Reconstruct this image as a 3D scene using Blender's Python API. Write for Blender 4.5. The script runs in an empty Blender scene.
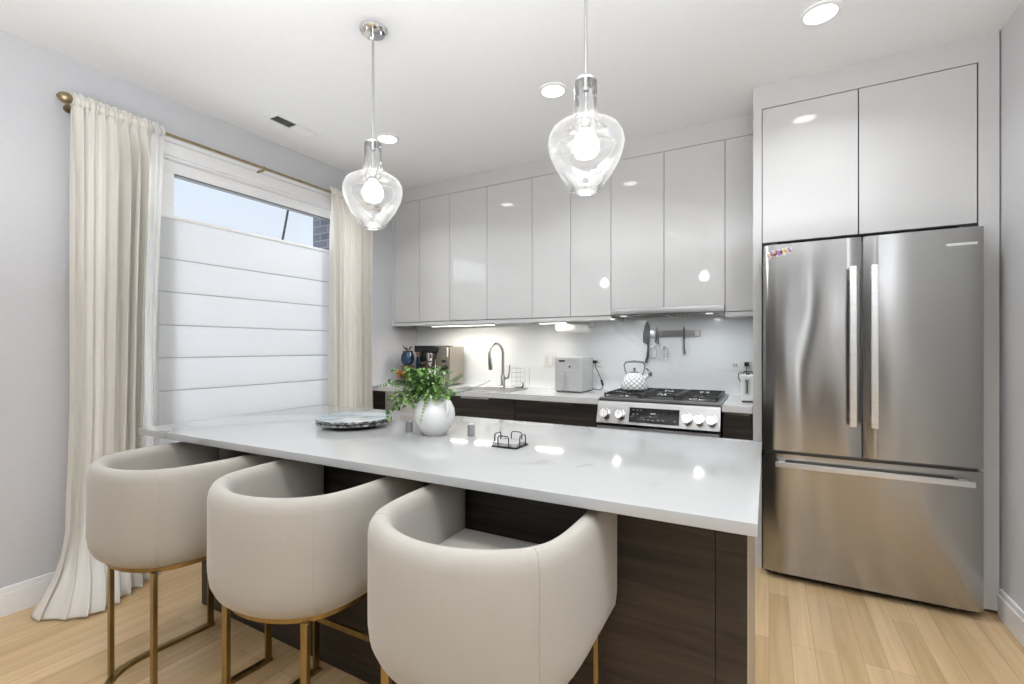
import bpy, bmesh, math, random
from mathutils import Vector, Matrix
random.seed(7)
PI = math.pi
C = bpy.context.scene.collection
sc = bpy.context.scene

# ------------------------------------------------------------ camera, world, light, exposure
cam_data = bpy.data.cameras.new('camera')
cam = bpy.data.objects.new('camera', cam_data)
C.objects.link(cam)
cam.location = (0, 0, 1.255)
cam.rotation_euler = (PI/2, 0, math.radians(28.877))
cam_data.sensor_width = 36
cam_data.lens = 466/1024*36
cam_data.shift_y = 5.5/1024
cam_data.clip_start = 0.05
sc.camera = cam

sc.view_settings.view_transform = 'Standard'
sc.view_settings.look = 'None'
sc.view_settings.gamma = 1
sc.view_settings.use_curve_mapping = False
sc.view_settings.exposure = 0.0
sc.cycles.use_denoising = True
sc.cycles.max_bounces = 10
sc.cycles.diffuse_bounces = 5
sc.cycles.glossy_bounces = 5
sc.cycles.transparent_max_bounces = 16
sc.cycles.caustics_reflective = False
sc.cycles.caustics_refractive = False
sc.cycles.sample_clamp_indirect = 6

world = bpy.data.worlds.new('sky')
sc.world = world
world.use_nodes = True
wn = world.node_tree
bg = wn.nodes['Background']
bg.inputs['Strength'].default_value = 1.05
tc = wn.nodes.new('ShaderNodeTexCoord')
sep = wn.nodes.new('ShaderNodeSeparateXYZ')
rmp = wn.nodes.new('ShaderNodeValToRGB')
rmp.color_ramp.elements[0].position = 0.0
rmp.color_ramp.elements[0].color = (.86, .91, .96, 1)
rmp.color_ramp.elements[1].position = 0.75
rmp.color_ramp.elements[1].color = (.60, .74, .93, 1)
wn.links.new(tc.outputs['Generated'], sep.inputs[0])
wn.links.new(sep.outputs['Z'], rmp.inputs[0])
wn.links.new(rmp.outputs[0], bg.inputs['Color'])

def light(name, kind, loc, power, color=(1, 1, 1), size=.1, size_y=None, rot=(0, 0, 0), shape='DISK', spread=None):
    d = bpy.data.lights.new(name, kind)
    d.energy = power
    d.color = color
    if kind == 'AREA':
        d.shape = shape
        d.size = size
        if size_y: d.size_y = size_y
        if spread: d.spread = spread
    else:
        d.shadow_soft_size = size
    o = bpy.data.objects.new(name, d)
    C.objects.link(o)
    o.location = loc
    o.rotation_euler = rot
    return o

K_DOWN, K_STREAK, K_UC = 9.0, 2.8, 1.3
K_HOOD = 1.1
K_BOUNCE, K_SIDE = 108.0, 29.0
DL_VISIBLE = [(.2, 2.47), (-1.09, 2.467), (-2.37, 2.468)]
DL_ADDED = [(.2, .35), (-1.09, .35), (-2.37, .35), (.2, -1.6), (-1.09, -1.6), (-2.37, -1.6)]  # rows added unseen behind the camera to fill the room with light
for (x, y) in DL_VISIBLE + DL_ADDED:
    light('downlight_lamp', 'AREA', (x, y, 2.722), K_DOWN*((.6 if x > 0 else 1) if y > 2 else (1.7 if x > 0 else .45)), (.93, .965, 1), .12, spread=math.radians(135))
# added lamps in narrow rear openings, unseen, to streak the left fridge door
light('rear_streak_lamp', 'AREA', (.43, -3.02, 1.35), K_STREAK, (.95, .975, 1), .20, 2.1, (-PI/2, 0, PI), 'RECTANGLE')
light('rear_streak_lamp', 'AREA', (.125, -3.02, 1.35), K_STREAK*.3, (.95, .975, 1), .07, 2.1, (-PI/2, 0, PI), 'RECTANGLE')
# added fill lamps turned up to the ceiling, standing in for a bounce flash
light('bounce_fill', 'AREA', (-1.25, -.3, 1.5), K_BOUNCE*.40, (.90, .94, 1), 1.4, 0, (PI, 0, 0), 'DISK')
light('bounce_fill', 'AREA', (.2, -.1, 1.5), K_BOUNCE*.62, (.90, .94, 1), 1.2, 0, (PI, 0, 0), 'DISK')
# daylight at the kitchen window, outside the glass
light('side_window_daylight', 'AREA', (-3.42, 1.83, 1.55), K_SIDE, (.90, .95, 1), 1.7, 1.8, (0, -PI/2, 0), 'RECTANGLE')

# ------------------------------------------------------------ materials
def mat(name, col=(.8, .8, .8), rough=.5, metal=0, **kw):
    m = bpy.data.materials.new(name)
    m.use_nodes = True
    b = m.node_tree.nodes['Principled BSDF']
    b.inputs['Base Color'].default_value = (*col, 1)
    b.inputs['Roughness'].default_value = rough
    b.inputs['Metallic'].default_value = metal
    for k, v in kw.items():
        b.inputs[k.replace('_', ' ')].default_value = v
    return m

def nodes(m):
    return m.node_tree.nodes, m.node_tree.links, m.node_tree.nodes['Principled BSDF']

def noise_tint(m, c1, c2, scale=(5, 5, 5), detail=4, lo=.35, hi=.65, bump=0, rough_n=.5, dist=0):
    n, l, b = nodes(m)
    t = n.new('ShaderNodeTexCoord'); mp = n.new('ShaderNodeMapping'); nz = n.new('ShaderNodeTexNoise'); r = n.new('ShaderNodeValToRGB')
    mp.inputs['Scale'].default_value = scale
    nz.inputs['Scale'].default_value = 1
    nz.inputs['Detail'].default_value = detail
    nz.inputs['Roughness'].default_value = rough_n
    nz.inputs['Distortion'].default_value = dist
    r.color_ramp.elements[0].position = lo; r.color_ramp.elements[0].color = (*c1, 1)
    r.color_ramp.elements[1].position = hi; r.color_ramp.elements[1].color = (*c2, 1)
    l.new(t.outputs['Object'], mp.inputs[0]); l.new(mp.outputs[0], nz.inputs['Vector']); l.new(nz.outputs[0], r.inputs[0])
    l.new(r.outputs[0], b.inputs['Base Color'])
    if bump:
        bp = n.new('ShaderNodeBump'); bp.inputs['Strength'].default_value = bump; bp.inputs['Distance'].default_value = .002
        l.new(nz.outputs[0], bp.inputs['Height']); l.new(bp.outputs[0], b.inputs['Normal'])
    return m

def paint(name, c, rough=.6):
    c2 = tuple(min(1, v*1.015) for v in c)
    return noise_tint(mat(name, c, rough), c, c2, (40, 40, 40), 2, bump=.03)

M = {}
M['wall'] = paint('grey wall paint', (.54, .545, .56), .6)
M['ceiling'] = paint('white ceiling paint', (.82, .83, .835), .7)
M['trim'] = paint('white trim paint', (.80, .80, .80), .35)
M['frame'] = paint('white window frame', (.82, .82, .82), .3)
M['gloss'] = mat('glossy white lacquer', (.61, .61, .61), .04, Specular_IOR_Level=.5, Coat_Weight=.2, Coat_Roughness=.03)
noise_tint(M['gloss'], (.59, .588, .58), (.605, .603, .595), (3, 3, 3))
M['seam'] = mat('dark cabinet seam', (.12, .12, .12), .7)
noise_tint(M['seam'], (.11, .11, .11), (.13, .13, .13))
M['greyseam'] = noise_tint(mat('grey cabinet reveal', (.3, .3, .3), .7), (.29, .29, .29), (.32, .32, .32))
M['dark'] = mat('black plastic', (.012, .012, .013), .35)
noise_tint(M['dark'], (.010, .010, .011), (.016, .016, .017), (60, 60, 60))
M['iron'] = noise_tint(mat('cast iron', (.02, .02, .02), .5), (.015, .015, .016), (.03, .03, .031), (80, 80, 80), bump=.1)
M['chrome'] = noise_tint(mat('polished chrome', (.8, .8, .8), .08, 1), (.78, .78, .79), (.84, .84, .85), (10, 10, 10))
M['nickel'] = noise_tint(mat('brushed nickel', (.5, .49, .47), .25, 1), (.46, .45, .43), (.54, .53, .51), (10, 10, 200))
M['whiteplastic'] = noise_tint(mat('white plastic', (.75, .75, .74), .3), (.74, .74, .73), (.77, .77, .76))
M['brass'] = noise_tint(mat('brushed brass', (.42, .28, .1), .34, 1), (.24, .17, .07), (.33, .235, .10), (30, 30, 6))
M['oldbrass'] = noise_tint(mat('antique brass', (.33, .26, .15), .35, 1), (.30, .23, .13), (.40, .32, .19), (20, 20, 20))
M['ceramic'] = noise_tint(mat('white glazed ceramic', (.78, .78, .77), .12), (.66, .66, .65), (.71, .71, .70), (8, 8, 8), bump=.05)
M['paper'] = noise_tint(mat('white paper', (.84, .84, .83), .9), (.82, .82, .81), (.87, .87, .86), (60, 60, 60), bump=.2)
M['beige'] = noise_tint(mat('pale maple panel', (.42, .36, .29), .4), (.40, .34, .27), (.47, .41, .34), (40, 40, 2))
M['blue'] = noise_tint(mat('dark blue glaze', (.02, .05, .12), .2), (.006, .015, .04), (.02, .06, .13), (30, 30, 30))
M['brown'] = noise_tint(mat('brown wood', (.16, .07, .03), .5), (.10, .045, .02), (.22, .10, .05), (8, 8, 60))
M['peach'] = noise_tint(mat('peach ceramic', (.6, .36, .26), .4), (.55, .33, .24), (.66, .42, .32))
M['redknob'] = M['peach']

# stainless steel with a horizontal brush: anisotropic, so lamps smear into upright streaks
def steel(name, col, rough=.28, aniso=.75, wav=.0, grain=True):
    m = mat(name, col, rough, 1)
    n, l, b = nodes(m)
    b.inputs['Anisotropic'].default_value = aniso
    b.inputs['Anisotropic Rotation'].default_value = .25
    tg = n.new('ShaderNodeTangent'); tg.direction_type = 'RADIAL'; tg.axis = 'Z'
    l.new(tg.outputs[0], b.inputs['Tangent'])
    t = n.new('ShaderNodeTexCoord'); mp = n.new('ShaderNodeMapping'); nz = n.new('ShaderNodeTexNoise')
    mp.inputs['Scale'].default_value = (3, 3, 900)
    nz.inputs['Scale'].default_value = 1; nz.inputs['Detail'].default_value = 2
    l.new(t.outputs['Object'], mp.inputs[0]); l.new(mp.outputs[0], nz.inputs['Vector'])
    r = n.new('ShaderNodeValToRGB')
    r.color_ramp.elements[0].color = (*[v*.93 for v in col], 1)
    r.color_ramp.elements[1].color = (*[min(1, v*1.06) for v in col], 1)
    l.new(nz.outputs[0], r.inputs[0]); l.new(r.outputs[0], b.inputs['Base Color'])
    if wav:
        mp2 = n.new('ShaderNodeMapping'); mp2.inputs['Scale'].default_value = (3.2, 1, 1.1)
        nz2 = n.new('ShaderNodeTexNoise'); nz2.inputs['Scale'].default_value = 1; nz2.inputs['Detail'].default_value = 1
        bp = n.new('ShaderNodeBump'); bp.inputs['Strength'].default_value = 1; bp.inputs['Distance'].default_value = wav
        l.new(t.outputs['Object'], mp2.inputs[0]); l.new(mp2.outputs[0], nz2.inputs['Vector'])
        l.new(nz2.outputs[0], bp.inputs['Height']); l.new(bp.outputs[0], b.inputs['Normal'])
    return m
M['steel'] = steel('brushed stainless steel', (.40, .395, .39), .3, .75)
M['fridge'] = steel('fridge stainless steel', (.40, .395, .385), .17, .8, .016)
M['steeldark'] = steel('dark stainless steel', (.30, .29, .28), .35, .5)

# marble quartz
def quartz(name, base, vein, sc_=1.2, rough=.1, width=.03):
    m = mat(name, base, rough, 0)
    n, l, b = nodes(m)
    t = n.new('ShaderNodeTexCoord'); mp = n.new('ShaderNodeMapping')
    mp.inputs['Rotation'].default_value = (0.3, .5, .6)
    nz = n.new('ShaderNodeTexNoise'); nz.inputs['Scale'].default_value = sc_; nz.inputs['Detail'].default_value = 6; nz.inputs['Distortion'].default_value = 1.2
    sb = n.new('ShaderNodeMath'); sb.operation = 'SUBTRACT'; sb.inputs[1].default_value = .5
    ab = n.new('ShaderNodeMath'); ab.operation = 'ABSOLUTE'
    r = n.new('ShaderNodeValToRGB')
    r.color_ramp.elements[0].position = 0; r.color_ramp.elements[0].color = (*vein, 1)
    r.color_ramp.elements[1].position = width; r.color_ramp.elements[1].color = (*base, 1)
    nz2 = n.new('ShaderNodeTexNoise'); nz2.inputs['Scale'].default_value = 1.7; nz2.inputs['Detail'].default_value = 3
    r2 = n.new('ShaderNodeValToRGB'); r2.color_ramp.elements[0].position = .5; r2.color_ramp.elements[1].position = .68
    mx = n.new('ShaderNodeMix'); mx.data_type = 'RGBA'
    mx.inputs[6].default_value = (*base, 1)
    l.new(t.outputs['Object'], mp.inputs[0]); l.new(mp.outputs[0], nz.inputs['Vector']); l.new(mp.outputs[0], nz2.inputs['Vector'])
    l.new(nz.outputs[0], sb.inputs[0]); l.new(sb.outputs[0], ab.inputs[0]); l.new(ab.outputs[0], r.inputs[0])
    l.new(nz2.outputs[0], r2.inputs[0]); l.new(r2.outputs[0], mx.inputs[0]); l.new(r.outputs[0], mx.inputs[7])
    l.new(mx.outputs[2], b.inputs['Base Color'])
    return m
M['quartz'] = quartz('white veined quartz', (.38, .38, .375), (.27, .265, .258), 1.5, .09)
M['worktop'] = quartz('white worktop quartz', (.60, .60, .595), (.50, .495, .48), 1.3, .12)
M['splash'] = quartz('pale grey quartz splashback', (.80, .82, .83), (.70, .72, .73), .8, .16, .02)

# dark horizontal-grain laminate
def darkwood(name, c1, c2, rough=.35):
    m = mat(name, c1, rough)
    n, l, b = nodes(m)
    t = n.new('ShaderNodeTexCoord'); mp = n.new('ShaderNodeMapping'); mp.inputs['Scale'].default_value = (1.6, 1.6, 42)
    nz = n.new('ShaderNodeTexNoise'); nz.inputs['Scale'].default_value = 1; nz.inputs['Detail'].default_value = 6; nz.inputs['Roughness'].default_value = .65; nz.inputs['Distortion'].default_value = .6
    r = n.new('ShaderNodeValToRGB')
    r.color_ramp.elements[0].position = .3; r.color_ramp.elements[0].color = (*c1, 1)
    r.color_ramp.elements[1].position = .72; r.color_ramp.elements[1].color = (*c2, 1)
    l.new(t.outputs['Object'], mp.inputs[0]); l.new(mp.outputs[0], nz.inputs['Vector']); l.new(nz.outputs[0], r.inputs[0]); l.new(r.outputs[0], b.inputs['Base Color'])
    return m
M['darkwood'] = darkwood('dark brown horizontal grain laminate', (.004, .0028, .002), (.046, .034, .025), .5)

# oak plank floor running away from the camera (along y)
def floor_mat():
    m = mat('light oak planks', (.6, .42, .25), .32)
    n, l, b = nodes(m)
    t = n.new('ShaderNodeTexCoord')
    mp = n.new('ShaderNodeMapping'); mp.inputs['Rotation'].default_value = (0, 0, PI/2)
    br = n.new('ShaderNodeTexBrick')
    br.offset = .37; br.offset_frequency = 3
    br.inputs['Scale'].default_value = 1
    br.inputs['Brick Width'].default_value = 1.15
    br.inputs['Row Height'].default_value = .083
    br.inputs['Mortar Size'].default_value = .0009
    br.inputs['Mortar Smooth'].default_value = .1
    br.inputs['Color1'].default_value = (.0, .0, .0, 1)
    br.inputs['Color2'].default_value = (1, 1, 1, 1)
    br.inputs['Mortar'].default_value = (.5, .5, .5, 1)
    l.new(t.outputs['Object'], mp.inputs[0]); l.new(mp.outputs[0], br.inputs['Vector'])
    r = n.new('ShaderNodeValToRGB')
    e = r.color_ramp.elements
    e[0].color = (.53, .365, .185, 1); e[1].color = (.68, .49, .28, 1)
    x = e.new(.5); x.color = (.60, .425, .23, 1)
    l.new(br.outputs['Color'], r.inputs[0])
    mp2 = n.new('ShaderNodeMapping'); mp2.inputs['Scale'].default_value = (26, 1.4, 1)
    nz = n.new('ShaderNodeTexNoise'); nz.inputs['Scale'].default_value = 1; nz.inputs['Detail'].default_value = 5; nz.inputs['Distortion'].default_value = .8
    l.new(t.outputs['Object'], mp2.inputs[0]); l.new(mp2.outputs[0], nz.inputs['Vector'])
    r2 = n.new('ShaderNodeValToRGB')
    r2.color_ramp.elements[0].position = .3; r2.color_ramp.elements[0].color = (.84, .80, .76, 1)
    r2.color_ramp.elements[1].position = .65; r2.color_ramp.elements[1].color = (1, 1, 1, 1)
    l.new(nz.outputs[0], r2.inputs[0])
    mx = n.new('ShaderNodeMix'); mx.data_type = 'RGBA'; mx.blend_type = 'MULTIPLY'; mx.inputs[0].default_value = 1
    l.new(r.outputs[0], mx.inputs[6]); l.new(r2.outputs[0], mx.inputs[7])
    mx2 = n.new('ShaderNodeMix'); mx2.data_type = 'RGBA'; mx2.inputs[7].default_value = (.30, .20, .12, 1)
    l.new(br.outputs['Fac'], mx2.inputs[0]); l.new(mx.outputs[2], mx2.inputs[6])
    l.new(mx2.outputs[2], b.inputs['Base Color'])
    return m
M['floor'] = floor_mat()

# upholstery and curtain cloth
def cloth(name, c, scale=700, transl=0.0, transp=0.0, bump=.25):
    m = mat(name, c, .9, 0)
    n, l, b = nodes(m)
    b.inputs['Sheen Weight'].default_value = .25
    t = n.new('ShaderNodeTexCoord')
    wx = n.new('ShaderNodeTexWave'); wx.bands_direction = 'Z'; wx.inputs['Scale'].default_value = scale/6.28; wx.inputs['Distortion'].default_value = 1
    nz = n.new('ShaderNodeTexNoise'); nz.inputs['Scale'].default_value = scale*.5; nz.inputs['Detail'].default_value = 3
    l.new(t.outputs['Object'], wx.inputs['Vector']); l.new(t.outputs['Object'], nz.inputs['Vector'])
    r = n.new('ShaderNodeValToRGB'); r.color_ramp.elements[0].color = (*[v*.93 for v in c], 1); r.color_ramp.elements[1].color = (*[min(1, v*1.05) for v in c], 1)
    l.new(nz.outputs[0], r.inputs[0]); l.new(r.outputs[0], b.inputs['Base Color'])
    bp = n.new('ShaderNodeBump'); bp.inputs['Strength'].default_value = bump; bp.inputs['Distance'].default_value = .0006
    l.new(nz.outputs[0], bp.inputs['Height']); l.new(bp.outputs[0], b.inputs['Normal'])
    out = n['Material Output']; cur = b.outputs[0]
    if transl:
        tr = n.new('ShaderNodeBsdfTranslucent'); l.new(r.outputs[0], tr.inputs[0])
        ms = n.new('ShaderNodeMixShader'); ms.inputs[0].default_value = transl
        l.new(cur, ms.inputs[1]); l.new(tr.outputs[0], ms.inputs[2]); cur = ms.outputs[0]
    if transp:
        tp = n.new('ShaderNodeBsdfTransparent')
        ms = n.new('ShaderNodeMixShader'); ms.inputs[0].default_value = transp
        l.new(cur, ms.inputs[1]); l.new(tp.outputs[0], ms.inputs[2]); cur = ms.outputs[0]
    l.new(cur, out.inputs[0])
    return m
M['uphol'] = cloth('cream woven upholstery', (.335, .31, .27), 500)
M['curtain'] = cloth('cream linen curtain', (.84, .81, .75), 900, .22)
M['backlit'] = cloth('sheer cream curtain', (.86, .85, .82), 900, .3, .42)  # same cloth as the panel, paler and thinner to imitate window backlight
M['shade'] = cloth('white roman shade cloth', (.78, .785, .79), 900, .4)
M['batten'] = noise_tint(mat('grey shade seam', (.35, .36, .37), .8), (.33, .34, .35), (.38, .39, .40))

# clear glass: transparent with a mirror-like sheen, so light passes through
def glass(name, tint=(1, 1, 1), milky=0.0, gl=1.0, seeded=False, ior=1.45):
    m = bpy.data.materials.new(name); m.use_nodes = True
    n = m.node_tree.nodes; l = m.node_tree.links
    n.remove(n['Principled BSDF'])
    out = n['Material Output']
    tp = n.new('ShaderNodeBsdfTransparent'); tp.inputs[0].default_value = (*tint, 1)
    g = n.new('ShaderNodeBsdfGlossy'); g.inputs['Roughness'].default_value = .02
    fr = n.new('ShaderNodeFresnel'); fr.inputs['IOR'].default_value = ior
    mul = n.new('ShaderNodeMath'); mul.operation = 'MULTIPLY'; mul.inputs[1].default_value = gl
    l.new(fr.outputs[0], mul.inputs[0])
    ms = n.new('ShaderNodeMixShader')
    l.new(mul.outputs[0], ms.inputs[0]); l.new(tp.outputs[0], ms.inputs[1]); l.new(g.outputs[0], ms.inputs[2])
    cur = ms.outputs[0]
    if milky:
        tr = n.new('ShaderNodeBsdfTranslucent'); tr.inputs[0].default_value = (.9, .9, .9, 1)
        df = n.new('ShaderNodeBsdfDiffuse'); df.inputs[0].default_value = (.9, .9, .9, 1)
        a = n.new('ShaderNodeAddShader'); l.new(tr.outputs[0], a.inputs[0]); l.new(df.outputs[0], a.inputs[1])
        m2 = n.new('ShaderNodeMixShader')
        fr2 = n.new('ShaderNodeLayerWeight'); fr2.inputs['Blend'].default_value = .25
        ma = n.new('ShaderNodeMath'); ma.operation = 'MULTIPLY_ADD'; ma.inputs[1].default_value = milky*2.2; ma.inputs[2].default_value = milky
        ma.use_clamp = True
        l.new(fr2.outputs['Facing'], ma.inputs[0]); l.new(ma.outputs[0], m2.inputs[0])
        l.new(cur, m2.inputs[1]); l.new(tr.outputs[0], m2.inputs[2]); cur = m2.outputs[0]
    if seeded:
        t = n.new('ShaderNodeTexCoord'); v = n.new('ShaderNodeTexNoise'); v.inputs['Scale'].default_value = 70
        bp = n.new('ShaderNodeBump'); bp.inputs['Strength'].default_value = .35; bp.inputs['Distance'].default_value = .003
        l.new(t.outputs['Object'], v.inputs['Vector']); l.new(v.outputs[0], bp.inputs['Height']); l.new(bp.outputs[0], g.inputs['Normal'])
    l.new(cur, out.inputs[0])
    return m
M['glass'] = glass('window glass', (.98, .99, 1), 0, .35)
M['pendglass'] = glass('seeded clear glass', (.97, .975, .98), .075, 1, True)

def emit(name, col, s):
    m = bpy.data.materials.new(name); m.use_nodes = True
    n = m.node_tree.nodes; l = m.node_tree.links
    n.remove(n['Principled BSDF'])
    e = n.new('ShaderNodeEmission'); e.inputs[0].default_value = (*col, 1); e.inputs[1].default_value = s
    l.new(e.outputs[0], n['Material Output'].inputs[0])
    return m
M['lamp'] = emit('downlight lens', (1, .98, .95), 9)
M['bulb'] = emit('pendant bulb', (1, .98, .95), 30)
M['hoodfill'] = emit('added hood lens', (1, 1, 1), .9)
M['led'] = emit('under cabinet led', (1, .95, .86), 7)

def brickmat():
    m = mat('grey brick', (.2, .2, .22), .8)
    n, l, b = nodes(m)
    t = n.new('ShaderNodeTexCoord'); mp = n.new('ShaderNodeMapping'); mp.inputs['Rotation'].default_value = (PI/2, 0, 0)
    br = n.new('ShaderNodeTexBrick'); br.inputs['Scale'].default_value = 1
    br.inputs['Brick Width'].default_value = .2; br.inputs['Row Height'].default_value = .067; br.inputs['Mortar Size'].default_value = .005
    br.inputs['Color1'].default_value = (.13, .135, .16, 1); br.inputs['Color2'].default_value = (.22, .225, .26, 1); br.inputs['Mortar'].default_value = (.34, .34, .37, 1)
    l.new(t.outputs['Object'], mp.inputs[0]); l.new(mp.outputs[0], br.inputs['Vector']); l.new(br.outputs[0], b.inputs['Base Color'])
    return m
M['brick'] = brickmat()

# ------------------------------------------------------------ geometry helpers
def box(bm, x0, x1, y0, y1, z0, z1, bev=0, seg=2):
    vs = [bm.verts.new(p) for p in ((x0,y0,z0),(x1,y0,z0),(x1,y1,z0),(x0,y1,z0),(x0,y0,z1),(x1,y0,z1),(x1,y1,z1),(x0,y1,z1))]
    fs = [bm.faces.new([vs[i] for i in f]) for f in ((3,2,1,0),(4,5,6,7),(0,1,5,4),(1,2,6,5),(2,3,7,6),(3,0,4,7))]
    if bev:
        es = list({e for f in fs for e in f.edges})
        bmesh.ops.bevel(bm, geom=es, offset=bev, segments=seg, profile=.7, affect='EDGES')

def lathe(bm, prof, cx=0, cy=0, n=32, cap0=True, cap1=True, wob=None):
    rings = []
    for (r, z) in prof:
        ring = []
        for k in range(n):
            a = 2*PI*k/n
            rr = r*(wob(a, z) if wob else 1)
            ring.append(bm.verts.new((cx+rr*math.cos(a), cy+rr*math.sin(a), z)))
        rings.append(ring)
    for i in range(len(rings)-1):
        for k in range(n):
            bm.faces.new((rings[i][k], rings[i][(k+1) % n], rings[i+1][(k+1) % n], rings[i+1][k]))
    if cap0: bm.faces.new(rings[0][::-1])
    if cap1: bm.faces.new(rings[-1])

def tube(bm, pts, r, n=8, closed=False, caps=True):
    pts = [Vector(p) for p in pts]
    m = len(pts)
    rs = r if isinstance(r, (list, tuple)) else [r]*m
    rings = []
    prev = None
    for i, p in enumerate(pts):
        if closed: t = pts[(i+1) % m]-pts[i-1]
        elif i == 0: t = pts[1]-pts[0]
        elif i == m-1: t = pts[-1]-pts[-2]
        else: t = (pts[i+1]-pts[i]).normalized()+(pts[i]-pts[i-1]).normalized()
        if t.length < 1e-9: t = Vector((0, 0, 1))
        t.normalize()
        if prev is None:
            a = Vector((0, 0, 1)) if abs(t.z) < .9 else Vector((1, 0, 0))
            u = t.cross(a).normalized()
        else:
            u = (prev-t*prev.dot(t))
            u = u.normalized() if u.length > 1e-6 else t.orthogonal().normalized()
        prev = u
        w = t.cross(u)
        rings.append([bm.verts.new(p+(u*math.cos(2*PI*k/n)+w*math.sin(2*PI*k/n))*rs[i]) for k in range(n)])
    for i in range(m if closed else m-1):
        a, b = rings[i], rings[(i+1) % m]
        for k in range(n):
            bm.faces.new((a[k], a[(k+1) % n], b[(k+1) % n], b[k]))
    if caps and not closed:
        bm.faces.new(rings[0][::-1]); bm.faces.new(rings[-1])

def cyl(bm, p0, p1, r, n=20):
    tube(bm, [p0, p1], r, n)

def prism(bm, pts, z0, z1, bev=0):
    a = [bm.verts.new((x, y, z0)) for x, y in pts]
    b = [bm.verts.new((x, y, z1)) for x, y in pts]
    m = len(pts)
    fs = [bm.faces.new(a[::-1]), bm.faces.new(b)]
    for i in range(m): fs.append(bm.faces.new((a[i], a[(i+1) % m], b[(i+1) % m], b[i])))
    if bev:
        es = [e for e in fs[1].edges] + [e for e in fs[0].edges]
        bmesh.ops.bevel(bm, geom=list(set(es)), offset=bev, segments=2, profile=.7, affect='EDGES')

def loft(bm, rings, closed_ring=True, caps=True):
    R = [[bm.verts.new(p) for p in r] for r in rings]
    n = len(R[0])
    for i in range(len(R)-1):
        for k in range(n if closed_ring else n-1):
            bm.faces.new((R[i][k], R[i][(k+1) % n], R[i+1][(k+1) % n], R[i+1][k]))
    if caps and closed_ring:
        bm.faces.new(R[0][::-1]); bm.faces.new(R[-1])
    return R

def BM(fn=None, *a, **k):
    bm = bmesh.new()
    if fn: fn(bm, *a, **k)
    return bm

def obj(name, bm, m, parent=None, smooth=True, label=None, origin=None):
    bmesh.ops.recalc_face_normals(bm, faces=bm.faces)
    off = Vector((0, 0, 0))
    if parent is not None:
        p = parent
        while p is not None:
            off += p.location; p = p.parent
    elif origin is not None:
        off = Vector(origin)
    if off.length: bmesh.ops.translate(bm, verts=bm.verts, vec=-off)
    me = bpy.data.meshes.new(name)
    bm.to_mesh(me); bm.free()
    if smooth:
        for p in me.polygons: p.use_smooth = True
        try: me.set_sharp_from_angle(angle=math.radians(38))
        except Exception: pass
    me.materials.append(m)
    o = bpy.data.objects.new(name, me)
    C.objects.link(o)
    if parent is not None: o.parent = parent
    elif origin is not None: o.location = off
    if label: o['label'] = label
    return o

def tag(o, label, cat, group=None, kind=None):
    o['label'] = label; o['category'] = cat
    if group: o['group'] = group
    if kind: o['kind'] = kind
    return o

def thing(name, label, cat, loc=(0, 0, 0), group=None):
    o = bpy.data.objects.new(name, None)
    o.empty_display_size = .05
    C.objects.link(o)
    o.location = loc
    return tag(o, label, cat, group)

def struct(name, bm, m, parent=None, smooth=False):
    o = obj(name, bm, m, parent, smooth)
    if parent is None: o['kind'] = 'structure'
    return o

def dup(root, loc, label=None, group=None):
    r = root.copy(); C.objects.link(r); r.location = loc
    if label: r['label'] = label
    if group: r['group'] = group
    for ch in list(root.children):
        c = ch.copy(); C.objects.link(c); c.parent = r
        for g in ch.children:
            d = g.copy(); C.objects.link(d); d.parent = c
    return r

XL, XR, YB, YR, H = -3.14, .95, 3.68, -3.0, 2.74

# ------------------------------------------------------------ room shell
b = bmesh.new(); box(b, XL-.2, XR+.2, YR-.2, YB+.2, -.1, 0); struct('floor', b, M['floor'])
b = bmesh.new(); box(b, XL-.2, XR+.2, YR-.2, YB+.2, H, H+.12); struct('ceiling', b, M['ceiling'])
WY0, WY1, WZ0, WZ1 = 1.12, 2.80, .35, 2.40
b = bmesh.new()
box(b, XL-.2, XL, YR-.2, WY0, 0, H); box(b, XL-.2, XL, WY1, YB+.2, 0, H)
box(b, XL-.2, XL, WY0, WY1, 0, WZ0); box(b, XL-.2, XL, WY0, WY1, WZ1, H)
struct('wall_left', b, M['wall'])
b = bmesh.new(); box(b, XR, XR+.2, YR-.2, YB+.2, 0, H); struct('wall_right', b, paint('lightened grey wall paint', (.64, .64, .65), .6))  # same paint as the left wall, lightened to stand in for stronger light
b = bmesh.new(); box(b, XL, XR, YB, YB+.2, 0, H); struct('wall_back', b, M['splash'])
M['rearpaint'] = paint('darkened rear wall paint', (.09, .087, .083), .7)  # unseen wall darkened to dim its reflection in the fridge and its fill
b = bmesh.new()
box(b, XL, .07, YR-.2, YR, 0, H); box(b, .18, .31, YR-.2, YR, 0, H); box(b, .55, XR, YR-.2, YR, 0, H)
for xa, xb in ((.07, .18), (.31, .55)): box(b, xa, xb, YR-.2, YR, 0, .25); box(b, xa, xb, YR-.2, YR, 2.45, H)
struct('wall_rear', b, M['rearpaint'])

def baseboard(name, pts_fn):
    b = bmesh.new(); pts_fn(b); return struct(name, b, M['trim'])
def bb_left(b):
    box(b, XL, XL+.016, YR, 3.06, 0, .105, .002); box(b, XL, XL+.011, YR, 3.06, .105, .132, .004)
def bb_right(b):
    box(b, XR-.016, XR, YR, 3.0, 0, .105, .002); box(b, XR-.011, XR, YR, 3.0, .105, .132, .004)
baseboard('baseboard_left', bb_left); baseboard('baseboard_right', bb_right)

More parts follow.
